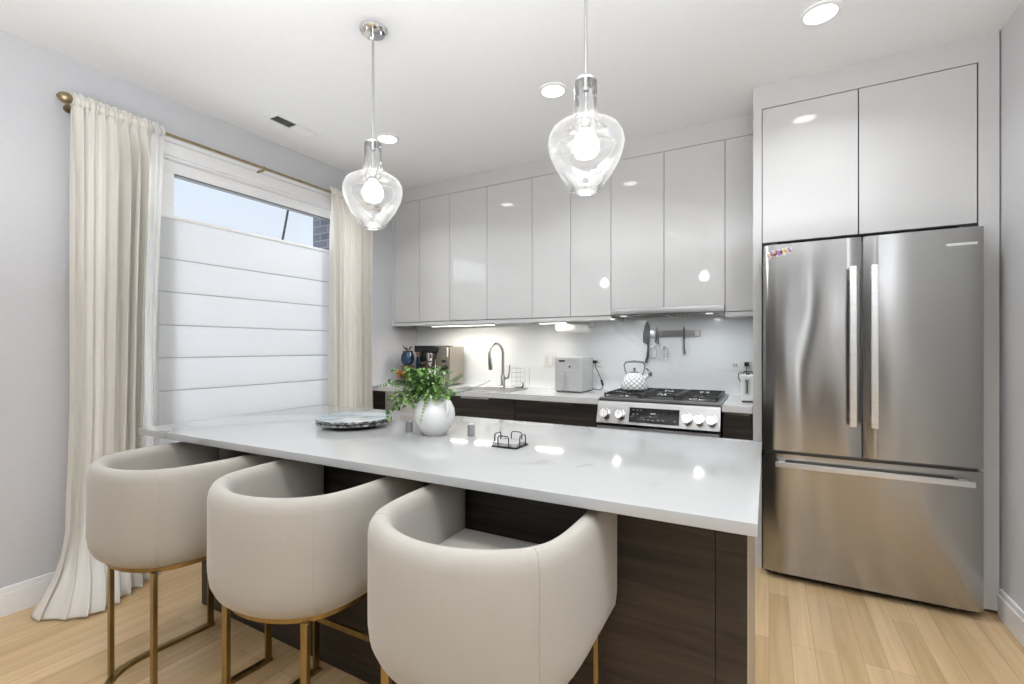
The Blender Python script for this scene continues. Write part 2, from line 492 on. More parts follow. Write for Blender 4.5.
# window in the left wall: frame, two panes, casing
w = bpy.data.objects.new('window_1', None); C.objects.link(w); w.location = (XL, 1.83, WZ0); w['kind'] = 'structure'
b = bmesh.new()
GX = -3.215
box(b, GX-.03, GX+.03, WY0, WY1, 2.317, WZ1, .003); box(b, GX-.03, GX+.03, WY0, WY1, WZ0, WZ0+.07, .003)
box(b, GX-.03, GX+.03, WY0, WY0+.06, WZ0+.07, 2.317, .003); box(b, GX-.03, GX+.03, WY1-.05, WY1, WZ0+.07, 2.317, .003)
box(b, GX-.035, GX+.035, 1.375, 1.495, WZ0+.07, 2.317, .003)
obj('window_frame', b, M['frame'], w)
b = bmesh.new(); box(b, GX-.02, GX+.034, 1.496, WY1-.05, 2.309, 2.3165); obj('gasket', b, M['seam'], w, False)
for (a, c) in ((WY0+.06, 1.375), (1.495, WY1-.05)):
    b = bmesh.new(); box(b, GX-.004, GX+.004, a, c, WZ0+.07, 2.317); obj('pane', b, M['glass'], w, False)
b = bmesh.new()
box(b, XL, XL+.02, WY0-.09, WY1+.09, WZ1, WZ1+.075, .004); box(b, XL, XL+.032, WY0-.10, WY1+.10, WZ1+.075, WZ1+.10, .006)
box(b, XL, XL+.02, WY0-.09, WY0, WZ0-.06, WZ1, .004); box(b, XL, XL+.02, WY1, WY1+.09, WZ0-.06, WZ1, .004)
box(b, XL, XL+.04, WY0-.1, WY1+.1, WZ0-.03, WZ0, .004)
box(b, XL-.2, XL, WY0, WY1, WZ1-.012, WZ1, 0)
obj('casing', b, M['trim'], w)
# unseen rear openings, cut to put upright streaks on the fridge
w2 = bpy.data.objects.new('rear_slits', None); C.objects.link(w2); w2.location = (.31, YR, .25); w2['kind'] = 'structure'
b = bmesh.new()
for xa, xb in ((.07, .18), (.31, .55)):
    box(b, xa, xa+.02, YR-.1, YR-.06, .25, 2.45, .003); box(b, xb-.02, xb, YR-.1, YR-.06, .25, 2.45, .003)
    box(b, xa+.02, xb-.02, YR-.1, YR-.06, .25, .28, .003); box(b, xa+.02, xb-.02, YR-.1, YR-.06, 2.42, 2.45, .003)
obj('window_frame', b, M['frame'], w2)

# outside the kitchen window
b = bmesh.new(); box(b, -3.75, -3.345, 2.93, 4.4, -.1, 3.6)
tag(obj('exterior_brick_pier', b, M['brick'], None, False, origin=(-3.55, 3.6, -.1)), 'dark grey brick pier of the building outside, right end of the window opening', 'brick wall')
b = bmesh.new(); tube(b, [(-4.3, 3.17, 3.2), (-4.3, 3.067, 2.681), (-4.3, 3.006, 2.372), (-4.3, 2.52, -.1)], .012, 6)
tag(obj('exterior_cable', b, M['seam'], origin=(-4.3, 2.52, -.1)), 'thin dark cable running down outside the window glass', 'cable')

# roman shades
def shade(y0, y1, label):
    t = thing('roman_shade', label, 'window shade', (XL-.02, (y0+y1)/2, .40), 'white roman shades in the window')
    zs = [2.035, 1.79, 1.59, 1.39, 1.193, .994, .79, .59, .40]
    b = bmesh.new()
    prof = []
    for i in range(len(zs)-1):
        zt, zb = zs[i], zs[i+1]
        prof += [(-3.1625, zt-.001), (-3.161, zt-.01), (-3.160, zt-.05), (-3.1595, (zt+zb)/2), (-3.1595, zb+.010), (-3.161, zb+.001)]
    V = [[b.verts.new((x, y, z)) for (x, z) in prof] for y in (y0, y1)]
    W = [[b.verts.new((x-.006, y, z)) for (x, z) in prof] for y in (y0, y1)]
    for k in range(len(prof)-1):
        b.faces.new((V[0][k], V[1][k], V[1][k+1], V[0][k+1])); b.faces.new((W[0][k], W[0][k+1], W[1][k+1], W[1][k]))
        b.faces.new((V[0][k], V[0][k+1], W[0][k+1], W[0][k])); b.faces.new((V[1][k], W[1][k], W[1][k+1], V[1][k+1]))
    for k in (0, -1): b.faces.new((V[0][k], W[0][k], W[1][k], V[1][k]))
    obj('shade_cloth', b, M['shade'], t)
    b = bmesh.new(); box(b, -3.172, -3.150, y0, y1, 2.033, 2.052, .003); obj('top_rail', b, M['frame'], t)
    for z in zs[1:-1]:
        b = bmesh.new(); box(b, -3.166, -3.1597, y0, y1, z-.0018, z+.0018, .0006, 1)
        obj('seam', b, M['batten'], t)
shade(1.405, 2.70, 'white flat roman shade covering the wider pane, right of the window post')
shade(1.13, 1.335, 'white flat roman shade of the narrow pane behind the left curtain')

# curtain rod
t = thing('curtain_rod', 'thin antique brass curtain rod with egg-shaped finial above the window', 'curtain rod', (-3.04, 1.98, 2.487))
b = bmesh.new(); cyl(b, (-3.04, .98, 2.487), (-3.04, 3.03, 2.487), .0085, 12); obj('rod', b, M['oldbrass'], t)
for yy, sg in ((.982, -1), (3.03, 1)):
    b = bmesh.new()
    n = 9; pts = []; rr = []
    for i in range(n+1):
        a = i/n
        pts.append((-3.04, yy+sg*(a*.066), 2.487)); rr.append(.007+.021*math.sin(PI*min(1, a*.97+.02))**.8)
    rr[-1] = .004
    tube(b, pts, rr, 16); obj('finial', b, M['oldbrass'], t)
for yy in (.992, 1.985, 3.0):
    b = bmesh.new(); box(b, XL, -3.045, yy-.006, yy+.006, 2.468, 2.482, .002); cyl(b, (XL, yy, 2.475), (XL+.006, yy, 2.475), .022, 16)
    cyl(b, (-3.04, yy-.006, 2.487), (-3.04, yy+.006, 2.487), .0115, 12)
    obj('bracket', b, M['oldbrass'], t)

# curtains
def ss(a): a = max(0, min(1, a)); return a*a*(3-2*a)
def lerp_tab(tab, z):
    for i in range(len(tab)-1):
        (za, va), (zb, vb) = tab[i], tab[i+1]
        if za >= z >= zb:
            f = (za-z)/(za-zb); return va+(vb-va)*f
    return tab[-1][1] if z < tab[-1][0] else tab[0][1]
def curtain_mesh(tl, tr, tx, folds, amp, seed, nu=160, s0=0, s1=1, bulge=0, hem=None):
    rnd = random.Random(seed)
    ph = [rnd.uniform(-.6, .6) for _ in range(40)]
    zs = [2.530, 2.522, 2.51, 2.499, 2.492, 2.487, 2.48, 2.474, 2.465, 2.44, 2.40, 2.3, 2.15, 2.0, 1.8, 1.6, 1.4, 1.2, 1.0, .85, .7, .6, .5, .42, .35, .28, .22, .16, .11, .07, .04, .018, .008]
    b = bmesh.new()
    grid = []
    for z in zs:
        row = []
        for i in range(nu+1):
            s = s0+(s1-s0)*i/nu
            y = lerp_tab(tl, z)*(1-s)+lerp_tab(tr, z)*s
            fs = folds*s
            a = amp*(.75+.45*math.sin(7.3*s+seed))
            gather = ss((2.487-z)/.3) if z < 2.487 else 0
            pinch = 1 if abs(z-2.487) > .018 else .35
            A = (.012+.0*gather)*(1-gather)+a*gather
            wv = math.sin(2*PI*fs+1.2*math.sin(3.1*s+ph[1]*3+.5*z)+.25*z)+.35*math.sin(4*PI*fs+ph[2]*5+.8*z)+.2*math.sin(9.7*fs+z*1.3)
            if z > 2.44: wv = wv*.45*pinch+.6*math.sin(2*PI*fs*2.3+z*9)*pinch
            x = lerp_tab(tx, z)+A*wv
            if abs(z-2.487) <= .020: x = -3.04+.0150+.0045*math.sin(2*PI*fs*2.3+z*9)
            y += .35*A*math.cos(2*PI*fs+ph[3])
            zz = z
            if z > 2.51: zz += .006*math.sin(2*PI*fs*2.3+1)+.003*math.sin(2*PI*fs*3.7)
            if bulge and z < .42:
                k = ss((.42-z)/.42)
                x += bulge*k*k*math.sin(PI*min(1, max(0, (s*1.02))))**.7*(.75+.35*math.sin(5*s+1))
                y += -.05*k*k*(1-s)*1.0
            row.append(b.verts.new((x, y, zz)))
        grid.append(row)
    for r in range(len(grid)-1):
        for i in range(nu):
            b.faces.new((grid[r][i], grid[r][i+1], grid[r+1][i+1], grid[r+1][i]))
    return b
def add_solid(o, th):
    m = o.modifiers.new('thick', 'SOLIDIFY'); m.thickness = th; m.offset = 0
TL = [(2.54, .962), (2.3, .962), (1.0, .962), (.63, .950), (.335, .935), (.146, .905), (0, .85)]
TR = [(2.54, 1.372), (2.3, 1.372), (1.5, 1.34), (1.0, 1.325), (.5, 1.32), (0, 1.36)]
TX = [(2.54, -3.04), (1.0, -3.035), (.5, -3.03), (.2, -3.01), (0, -2.99)]
t = thing('curtain', 'cream gathered curtain left of the window, pooling on the floor beside first stool', 'curtain', (-3.04, 1.15, 0), 'cream curtains on the brass rod')
o = obj('curtain_panel', curtain_mesh(TL, TR, TX, 9, .033, 3, 200, 0, .80, .27), M['curtain'], t); add_solid(o, .002)
o = obj('backlit_edge', curtain_mesh(TL, TR, TX, 9, .016, 3, 44, .80, 1, .27), M['backlit'], t, label='sheer see-through edge of the curtain'); add_solid(o, .001)
TL2 = [(2.54, 2.53), (0, 2.53)]; TR2 = [(2.54, 2.985), (1.0, 2.985), (0, 2.985)]
t = thing('curtain', 'cream gathered curtain right of the window, beside the wall cabinets', 'curtain', (-3.04, 2.76, 0), 'cream curtains on the brass rod')
o = obj('curtain_panel', curtain_mesh(TL2, TR2, [(2.54, -3.04), (0, -3.035)], 8, .028, 8, 200), M['curtain'], t); add_solid(o, .002)

# ceiling vent
t = thing('ceiling_vent', 'white rectangular ceiling air vent above the window', 'air vent', (-2.79, 2.03, H))
b = bmesh.new()
vx0, vx1, vy0, vy1 = -2.862, -2.722, 1.855, 2.20
box(b, vx0, vx1, vy0, vy0+.028, H-.006, H, .002); box(b, vx0, vx1, vy1-.028, vy1, H-.006, H, .002)
box(b, vx0, vx0+.026, vy0+.028, vy1-.028, H-.006, H, .002); box(b, vx1-.026, vx1, vy0+.028, vy1-.028, H-.006, H, .002)
box(b, vx0+.026, vx1-.026, 2.022, 2.034, H-.006, H, .001)
obj('vent_frame', b, M['trim'], t)
b = bmesh.new(); box(b, vx0+.02, vx1-.02, vy0+.02, vy1-.02, H-.0012, H-.0002); obj('duct_opening', b, M['greyseam'], t)
def slats(ya, yb, tilt):
    n = 6
    for i in range(n):
        x = vx0+.034+i*(vx1-vx0-.068)/(n-1)
        b = bmesh.new()
        pr = [(x-.0075, -.0015), (x+.0075, -.0015), (x+.0075, -.0025), (x-.0075, -.0025)]
        dz = .0028*tilt
        v = []
        for yy in (ya, yb):
            v.append([b.verts.new((x-.0065, yy, H-.0035-dz)), b.verts.new((x+.0065, yy, H-.0035+dz)), b.verts.new((x+.0065, yy, H-.0045+dz)), b.verts.new((x-.0065, yy, H-.0045-dz))])
        for k in range(4): b.faces.new((v[0][k], v[0][(k+1) % 4], v[1][(k+1) % 4], v[1][k]))
        b.faces.new(v[0][::-1]); b.faces.new(v[1])
        obj('louver', b, M['trim'] if tilt > 0 else M['nickel'], t, False)
slats(vy0+.028, 2.022, -.6); slats(2.034, vy1-.028, .9)

# recessed ceiling lights
DL_LABELS = ['round recessed ceiling light nearest the fridge, top right', 'round recessed ceiling light beside the right pendant', 'round recessed ceiling light just behind the left pendant']
proto = None
for i, (x, y) in enumerate(DL_VISIBLE + DL_ADDED):
    lab = DL_LABELS[i] if i < 3 else 'added ceiling fill light, unseen behind the viewpoint'
    if proto is None:
        proto = thing('recessed_light', lab, 'ceiling light', (x, y, H), 'recessed ceiling lights')
        b = bmesh.new(); lathe(b, [(.062, H-.001), (.064, H-.010), (.080, H-.008), (.082, H)], x, y, 40, False, False); obj('trim_ring', b, M['trim'], proto)
        b = bmesh.new(); lathe(b, [(.0, H-.004), (.063, H-.004)], x, y, 40, False, False)
        b = bmesh.new(); lathe(b, [(.0635, H-.006), (.0635, H-.002)], x, y, 40); obj('lens', b, M['lamp'], proto)
    else:
        o = dup(proto, (x, y, H), lab)

# ------------------------------------------------------------ wall cabinets
YU = 3.33
def door_panel(parent, x0, x1, z0, z1, y, name='door', m='gloss', th=.02):
    b = bmesh.new(); box(b, x0, x1, y, y+th, z0, z1, .0012, 1)
    return obj(name, b, M[m], parent)
def wall_cab(x0, x1, seams, z0, label, rail=True):
    t = thing('wall_cabinet', label, 'cabinet', ((x0+x1)/2, 3.5, z0), 'white gloss wall cabinets')
    b = bmesh.new(); box(b, x0, x1, YU+.0205, YB, z0 if rail else z0+.004, 2.612)
    obj('cabinet_body', b, M['seam'] if False else M['gloss'], t, False)
    xs = [x0]+seams+[x1]
    g = .0017
    for a, c in zip(xs[:-1], xs[1:]):
        door_panel(t, a+g, c-g, (z0+.032) if rail else z0, 2.609, YU)
        bb = bmesh.new()
    # dark reveal behind the door gaps
    b = bmesh.new(); box(b, x0, x1, YU+.0185, YU+.0203, z0+(.03 if rail else .0), 2.6115)
    obj('reveal', b, M['greyseam'], t, False)
    if rail:
        b = bmesh.new(); box(b, x0, x1, YU+.004, YU+.022, z0-.003, z0+.026, .001, 1)
        obj('light_rail', b, M['gloss'], t)
    return t
wall_cab(-3.10, -2.463, [-2.805], 1.459, 'white gloss two-door wall cabinet in the corner above the coffee machine')
wall_cab(-2.463, -1.654, [-2.077], 1.459, 'white gloss two-door wall cabinet above the faucet')
wall_cab(-1.654, -1.011, [-1.327], 1.459, 'white gloss two-door wall cabinet above the air fryer')
wall_cab(-1.011, -.251, [-.636], 1.534, 'white gloss two-door wall cabinet above the range hood', False)
wall_cab(-.251, -.083, [], 1.459, 'narrow single-door white wall cabinet between hood and fridge surround')
b = bmesh.new(); box(b, XL, -.083, YU+.001, YB, 2.6125, H); struct('trim_1', b, M['gloss'])
b = bmesh.new(); box(b, XL, -3.101, YU+.001, YU+.03, 1.456, 2.6125); struct('trim_2', b, M['gloss'])

# under-cabinet led bars
for i, (xa, xb, lab) in enumerate(((-2.74, -2.06, 'under-cabinet light bar above the coffee machine and sink'), (-1.64, -1.40, 'short under-cabinet light bar above the air fryer'))):
    t = thing('under_cabinet_light', lab, 'light', ((xa+xb)/2, 3.43, 1.459), 'led bars under the wall cabinets')
    b = bmesh.new(); box(b, xa, xb, 3.41, 3.45, 1.449, 1.459, .001, 1); obj('housing', b, M['whiteplastic'], t)
    b = bmesh.new(); box(b, xa+.01, xb-.01, 3.415, 3.445, 1.4465, 1.449); obj('diffuser', b, M['led'], t, False)
    light('under_cabinet_lamp', 'AREA', ((xa+xb)/2, 3.43, 1.444), K_UC*(3.1 if i == 0 else 1.0), (1, .93, .80), xb-xa-.02, .03, (0, 0, 0), 'RECTANGLE')

# range hood
M['lip'] = noise_tint(mat('hood satin steel', (.55, .55, .55), .3, .8), (.5, .5, .5), (.6, .6, .6), (4, 4, 200))
M['blade'] = noise_tint(mat('dull dark steel blade', (.10, .10, .105), .45, .3), (.09, .09, .095), (.13, .13, .135), (4, 4, 60))
t = thing('range_hood', 'slim stainless steel range hood above the stove', 'range hood', (-.63, 3.5, 1.49))
b = bmesh.new(); box(b, -1.008, -.254, 3.315, 3.335, 1.494, 1.532, .002); obj('front_lip', b, M['lip'], t)
b = bmesh.new(); box(b, -1.005, -.257, 3.337, 3.64, 1.486, 1.528, .002); obj('hood_body', b, M['steeldark'], t)
for xa in (-.975, -.622):
    b = bmesh.new(); box(b, xa, xa+.335, 3.40, 3.60, 1.482, 1.486)
    for i in range(12):
        xx = xa+.015+i*.0265; box(b, xx, xx+.012, 3.41, 3.59, 1.478, 1.482)
    obj('filter', b, M['nickel'], t, False)
for xa in (-.93, -.35):  # added lamps and glowing lenses to brighten the splashback, no lit fixtures here
    b = bmesh.new(); lathe(b, [(.022, 1.480), (.022, 1.486)], xa, 3.37, 20); obj('added_hood_lens', b, M['hoodfill'], t)
    light('hood_fill_lamp', 'AREA', (xa, 3.37, 1.476), K_HOOD, (.93, .97, 1), .04)

# ------------------------------------------------------------ fridge surround
YF = 3.01
t = thing('fridge_surround', 'tall white gloss cabinet surround over and around the fridge', 'cabinet', (.43, 3.35, 0))
b = bmesh.new(); box(b, -.080, -.036, YF, YB, 0.0, H); obj('side_panel', b, M['gloss'], t)
b = bmesh.new(); box(b, .872, .944, YF, YB, 0.02, H); obj('side_panel', b, M['gloss'], t)
b = bmesh.new(); box(b, -.036, .872, YF, YB, 2.612, H); obj('top_filler', b, M['gloss'], t)
b = bmesh.new(); box(b, -.036, .872, YF+.022, YB, 1.845, 2.612); obj('cabinet_body', b, M['seam'], t)
door_panel(t, -.0325, .4075, 1.848, 2.607, YF)
door_panel(t, .4125, .8665, 1.848, 2.607, YF)

# ------------------------------------------------------------ refrigerator
t = thing('refrigerator', 'stainless steel french-door refrigerator with bottom freezer drawer', 'refrigerator', (.415, 3.25, 0))
b = bmesh.new(); box(b, -.022, .858, 2.968, 3.62, .03, 1.80, .004); obj('fridge_body', b, M['steeldark'], t)
def fdoor(x0, x1, z0, z1, name):
    b = bmesh.new()
    # gently bowed front
    n = 14; front = []
    for i in range(n+1):
        f = i/n; x = x0+(x1-x0)*f
        e = min(f, 1-f)*(x1-x0)
        y = 2.900+(.010*(1-min(1, e/.012))**2)
        front.append((x, y))
    pts = front+[(x1, 2.962), (x0, 2.962)]
    prism(b, pts, z0, z1, 0)
    return obj(name, b, M['fridge'], t)
dl = fdoor(-.028, .4075, .700, 1.812, 'door')
dr = fdoor(.4145, .8605, .700, 1.812, 'door')
dw = fdoor(-.028, .8605, .040, .682, 'freezer_drawer')
def vhandle(x, par):
    b = bmesh.new()
    box(b, x-.014, x+.014, 2.838, 2.862, .86, 1.66, .004)
    box(b, x-.010, x+.010, 2.860, 2.902, .885, .925, .003); box(b, x-.010, x+.010, 2.860, 2.902, 1.595, 1.635, .003)
    obj('handle', b, M['satin'], par, label='long vertical bar handle')
M['satin'] = noise_tint(mat('satin light steel', (.72, .72, .72), .32, .85), (.70, .70, .70), (.76, .76, .76), (10, 10, 200))
vhandle(.366, dl); vhandle(.452, dr)
b = bmesh.new(); box(b, .030, .815, 2.838, 2.862, .622, .648, .004)
box(b, .045, .075, 2.86, 2.902, .626, .644, .003); box(b, .770, .80, 2.86, 2.902, .626, .644, .003)
obj('handle', b, M['satin'], dw, label='long horizontal bar handle')
b = bmesh.new(); box(b, .728, .838, 2.8965, 2.9005, 1.729, 1.741, .0008, 1); obj('badge', b, M['satin'], dr, label='small pale badge strip')
for x in (.03, .81):
    for y in (3.0, 3.55):
        b = bmesh.new(); lathe(b, [(.02, 0), (.02, .035)], x, y, 14); obj('foot', b, M['dark'], t)
b = bmesh.new(); box(b, -.02, .855, 2.975, 2.99, .006, .04); obj('kick_grille', b, M['dark'], t)
for x in (.01, .82):
    b = bmesh.new(); box(b, x-.03, x+.03, 2.93, 3.03, 1.812, 1.826, .003); obj('hinge_cover', b, M['dark'], t)

# magnet on the left fridge door: a little word-shaped cluster of coloured bits
t = thing('fridge_magnet', 'small colourful purple and yellow magnet at top of the left fridge door', 'magnet', (.048, 2.899, 1.765))
mm = {'y': noise_tint(mat('yellow enamel', (.7, .5, .15), .4), (.66, .46, .14), (.74, .55, .2)), 'p': noise_tint(mat('purple enamel', (.35, .15, .4), .4), (.3, .12, .35), (.4, .2, .45)),
      'w': noise_tint(mat('white enamel', (.8, .78, .75), .4), (.76, .74, .7), (.84, .82, .8)), 'r': noise_tint(mat('maroon enamel', (.25, .05, .12), .4), (.2, .04, .1), (.3, .07, .15))}
def blob(b, cx, cz, r, d=.004, sx=1.0):
    vs = [(cx+r*sx*math.cos(2*PI*k/10), cz+r*math.sin(2*PI*k/10)) for k in range(10)]
    A = [b.verts.new((x, 2.9005, z)) for x, z in vs]; B_ = [b.verts.new((x, 2.9005-d, z)) for x, z in vs]
    b.faces.new(A); b.faces.new(B_[::-1])
    for k in range(10): b.faces.new((A[k], A[(k+1) % 10], B_[(k+1) % 10], B_[k]))
for nm, key, lst in (('backing', 'w', [(.0, 1.757, .017), (.022, 1.764, .017), (.045, 1.764, .02), (.068, 1.768, .018), (.09, 1.776, .019)]),
                     ('yellow_detail', 'y', [(-.004, 1.757, .008), (.025, 1.770, .007), (.070, 1.776, .008), (.083, 1.765, .006)]),
                     ('purple_detail', 'p', [(.012, 1.766, .008), (.040, 1.772, .009), (.048, 1.757, .008), (.098, 1.772, .008)]),
                     ('maroon_detail', 'r', [(.022, 1.755, .006), (.050, 1.768, .005), (.060, 1.762, .005), (.092, 1.786, .005), (-.002, 1.746, .004)])):
    for (x, z, r) in lst:
        b = bmesh.new(); blob(b, x+.0, z, r, .003 if key == 'w' else (.0045 if key == 'y' else (.0055 if key == 'p' else .006)))
        obj(nm, b, mm[key], t)

# ------------------------------------------------------------ base cabinets, dishwasher, worktops
YC, YD = 3.045, 3.075
def base_cab(x0, x1, label, zs):
    t = thing('base_cabinet', label, 'cabinet', ((x0+x1)/2, 3.38, 0), 'dark wood base cabinets along the back wall')
    b = bmesh.new(); hz = .68 if x0 < -2.3 else .868
    box(b, x0, x1, YD+.021, YB-.006, .10, hz); box(b, x0, x1, YD+.06, YB-.006, 0, .10)
    if hz < .8: box(b, x0, x0+.02, YD+.021, YB-.006, hz, .868); box(b, x1-.02, x1, YD+.021, YB-.006, hz, .868)
    obj('cabinet_body', b, M['seam'] if False else M['darkwood'], t, False)
    for k, (za, zb) in enumerate(zs):
        dd = door_panel(t, x0+.002, x1-.002, za, zb, YD, 'drawer', 'darkwood')
        b = bmesh.new(); xm = (x0+x1)/2; ww = min(.13, (x1-x0)*.4)
        box(b, xm-ww, xm+ww, YD-.012, YD+.01, zb+.0005, zb+.0035); box(b, xm-ww, xm+ww, YD-.012, YD-.009, zb-.010, zb+.0005)
        obj('edge_pull', b, M['nickel'], dd)
    return t
base_cab(-2.375, -1.677, 'dark wood cabinet with wide drawer fronts below the sink', [(.11, .46), (.465, .862)])
base_cab(-1.675, -1.012, 'dark wood drawer cabinet left of the stove, below the air fryer', [(.11, .40), (.405, .65), (.655, .862)])
base_cab(-.246, -.083, 'narrow dark wood base cabinet right of the stove', [(.11, .862)])
b = bmesh.new(); box(b, XL+.018, -2.982, YD, YD+.02, 0, .868); box(b, XL+.018, -2.982, YD+.02, YB-.006, 0, .868)
tag(obj('base_filler', b, M['darkwood'], None, False, origin=(-3.06, 3.38, 0)), 'dark wood end cabinet panel in the corner beside the right curtain', 'cabinet')
t = thing('dishwasher', 'pale stainless dishwasher below the counter behind the vase of leaves', 'dishwasher', (-2.68, 3.38, 0))
b = bmesh.new(); box(b, -2.978, -2.379, YD+.021, YB-.02, .10, .866); obj('tub', b, M['steeldark'], t, False)
b = bmesh.new(); box(b, -2.976, -2.381, YD-.004, YD+.02, .11, .862, .003); obj('door', b, M['satin'], t)
b = bmesh.new(); box(b, -2.92, -2.44, YD-.045, YD-.025, .79, .81, .003); box(b, -2.90, -2.88, YD-.03, YD, .792, .808); box(b, -2.48, -2.46, YD-.03, YD, .792, .808)
obj('handle', b, M['nickel'], t)
b = bmesh.new(); box(b, -2.975, -2.382, YD+.05, YD+.08, 0, .10); obj('kick_plate', b, M['dark'], t, False)

# worktop with sink cut-out
SX0, SX1, SY0, SY1 = -2.31, -1.75, 3.13, 3.43
b = bmesh.new()
zt0, zt1 = .870, .91
box(b, XL, SX0, YC, YB, zt0, zt1); box(b, SX1, -1.010, YC, YB, zt0, zt1)
box(b, SX0, SX1, YC, SY0, zt0, zt1); box(b, SX0, SX1, SY1, YB, zt0, zt1)
bmesh.ops.remove_doubles(b, verts=b.verts, dist=1e-5)
tag(obj('worktop', b, M['worktop'], None, False, origin=(-2.07, 3.38, zt0)), 'long white quartz worktop with the sink, left of the stove', 'worktop', 'white quartz worktops along the back wall')
b = bmesh.new(); box(b, -.248, -.083, YC, YB, zt0, zt1, .001, 1)
tag(obj('worktop', b, M['worktop'], None, False, origin=(-.166, 3.38, zt0)), 'short white quartz worktop between the stove and the fridge surround', 'worktop', 'white quartz worktops along the back wall')
# sink
t = thing('sink', 'stainless steel undermount sink in the back worktop', 'sink', (-2.03, 3.28, .70))
b = bmesh.new()
box(b, SX0-.01, SX1+.01, SY0-.01, SY1+.01, .69, .70)
box(b, SX0-.012, SX0, SY0-.01, SY1+.01, .70, .869); box(b, SX1, SX1+.012, SY0-.01, SY1+.01, .70, .869)
box(b, SX0, SX1, SY0-.012, SY0, .70, .869); box(b, SX0, SX1, SY1, SY1+.012, .70, .869)
obj('basin', b, M['nickel'], t, False)
b = bmesh.new(); lathe(b, [(.045, .7001), (.045, .703), (.02, .702)], -2.03, 3.30, 24); obj('drain', b, M['chrome'], t)
b = bmesh.new()
for i in range(26):
    xx = -2.12+i*.0145
    cyl(b, (xx, SY0-.02, .9135), (xx, SY1+.02, .9135), .0034, 6)
box(b, -2.125, -1.752, SY0-.025, SY0-.013, .910, .9165, .002, 1); box(b, -2.125, -1.752, SY1+.013, SY1+.025, .910, .9165, .002, 1)
tag(obj('drying_grid', b, M['nickel'], origin=(-1.93, 3.28, .91)), 'grey roll-out drying grid laid across the right part of the sink', 'drying rack')

# faucet
t = thing('faucet', 'brushed nickel gooseneck kitchen faucet with side lever behind the sink', 'faucet', (-2.02, 3.50, .91))
b = bmesh.new(); lathe(b, [(.027, .91), (.027, .916), (.021, .922), (.0195, 1.01), (.015, 1.02)], -2.02, 3.50, 24); obj('base', b, M['nickel'], t)
pts = [(-2.02, 3.50, 1.0), (-2.02, 3.50, 1.18)]
for k in range(0, 15):
    a = PI*k/14*1.08
    r = .092
    pts.append((-2.02-.012*(1-math.cos(a)), 3.50-r*(1-math.cos(a)), 1.195+r*math.sin(a)))
b = bmesh.new(); tube(b, pts, .0125, 14); obj('neck', b, M['nickel'], t)
e = Vector(pts[-1]); d = (Vector(pts[-1])-Vector(pts[-2])).normalized()
b = bmesh.new(); tube(b, [e-d*.005, e+d*.02, e+d*.095, e+d*.105], [.0135, .0165, .0185, .0165], 16); obj('spray_head', b, M['nickel'], t)
b = bmesh.new(); cyl(b, (-2.02, 3.50, .985), (-1.965, 3.49, .995), .011, 12); obj('lever_hub', b, M['nickel'], t)
b = bmesh.new(); tube(b, [(-1.975, 3.49, .993), (-1.958, 3.488, 1.00), (-1.950, 3.487, 1.04), (-1.945, 3.487, 1.105)], [.010, .009, .007, .0055], 12); obj('lever', b, M['nickel'], t)

# wire rack with black brush
t = thing('wire_rack', 'tall thin wire sink caddy between the faucet and the light switch', 'rack', (-1.83, 3.50, .91))
b = bmesh.new()
rx0, rx1, ry0, ry1 = -1.915, -1.79, 3.47, 3.55
for x in (rx0, rx1):
    for y in (ry0, ry1): cyl(b, (x, y, .912), (x, y, 1.085), .0018, 6)
for k in range(5):
    z = .93+k*.037
    tube(b, [(rx0, ry0, z), (rx1-.045, ry0, z), (rx1-.045, ry1, z), (rx0, ry1, z)], .0014, 6, True)
tube(b, [(rx0, ry0, .912), (rx1, ry0, .912), (rx1, ry1, .912), (rx0, ry1, .912)], .002, 6, True)
tube(b, [(rx1-.045, ry0, .912), (rx1-.045, ry0, 1.085)], .0016, 6)
tube(b, [(rx0, ry0, 1.085), (rx0+.02, ry0, 1.095), (rx0+.04, ry0, 1.085)], .0014, 6)
obj('wire_frame', b, M['chrome'], t)
t = thing('dish_brush', 'small black scrubber lying beside the wire caddy', 'brush', (-1.80, 3.44, .91))
b = bmesh.new(); box(b, -1.87, -1.80, 3.445, 3.468, .9105, .922, .004); obj('brush_head', b, M['dark'], t)
b = bmesh.new(); tube(b, [(-1.81, 3.455, .918), (-1.80, 3.458, .94), (-1.805, 3.46, .965)], [.008, .006, .005], 10); obj('brush_handle', b, M['dark'], t)

# espresso machine
M['warmsteel'] = steel('warm brushed steel', (.42, .38, .33), .3, .5)
t = thing('coffee_machine', 'stainless espresso machine with dark top in the worktop corner', 'coffee machine', (-2.65, 3.50, .91))
b = bmesh.new(); box(b, -2.885, -2.665, 3.44, 3.64, .925, 1.22, .004); obj('brewer_body', b, M['warmsteel'], t)
b = bmesh.new(); box(b, -2.89, -2.655, 3.36, 3.64, 1.212, 1.272, .004); obj('top_housing', b, M['dark'], t, label='dark top housing')
b = bmesh.new(); box(b, -2.655, -2.513, 3.40, 3.62, .925, 1.262, .006); obj('grinder_body', b, M['warmsteel'], t)
b = bmesh.new(); box(b, -2.648, -2.545, 3.392, 3.402, 1.175, 1.25, .003); obj('display', b, M['steel'], t)
b = bmesh.new(); box(b, -2.541, -2.532, 3.388, 3.402, 1.17, 1.252, .002); obj('display_edge', b, M['whiteplastic'], t)
b = bmesh.new(); box(b, -2.89, -2.52, 3.30, 3.40, .912, .945, .004)
for i in range(11): box(b, -2.88+i*.033, -2.865+i*.033, 3.31, 3.395, .945, .949)
obj('drip_tray', b, M['nickel'], t)
b = bmesh.new(); lathe(b, [(.03, 1.14), (.036, 1.15), (.036, 1.205), (.03, 1.212)], -2.74, 3.41, 22); obj('group_head', b, M['chrome'], t)
b = bmesh.new(); lathe(b, [(.014, 1.08), (.026, 1.10), (.034, 1.115), (.034, 1.139)], -2.74, 3.41, 22); obj('portafilter', b, M['chrome'], t)
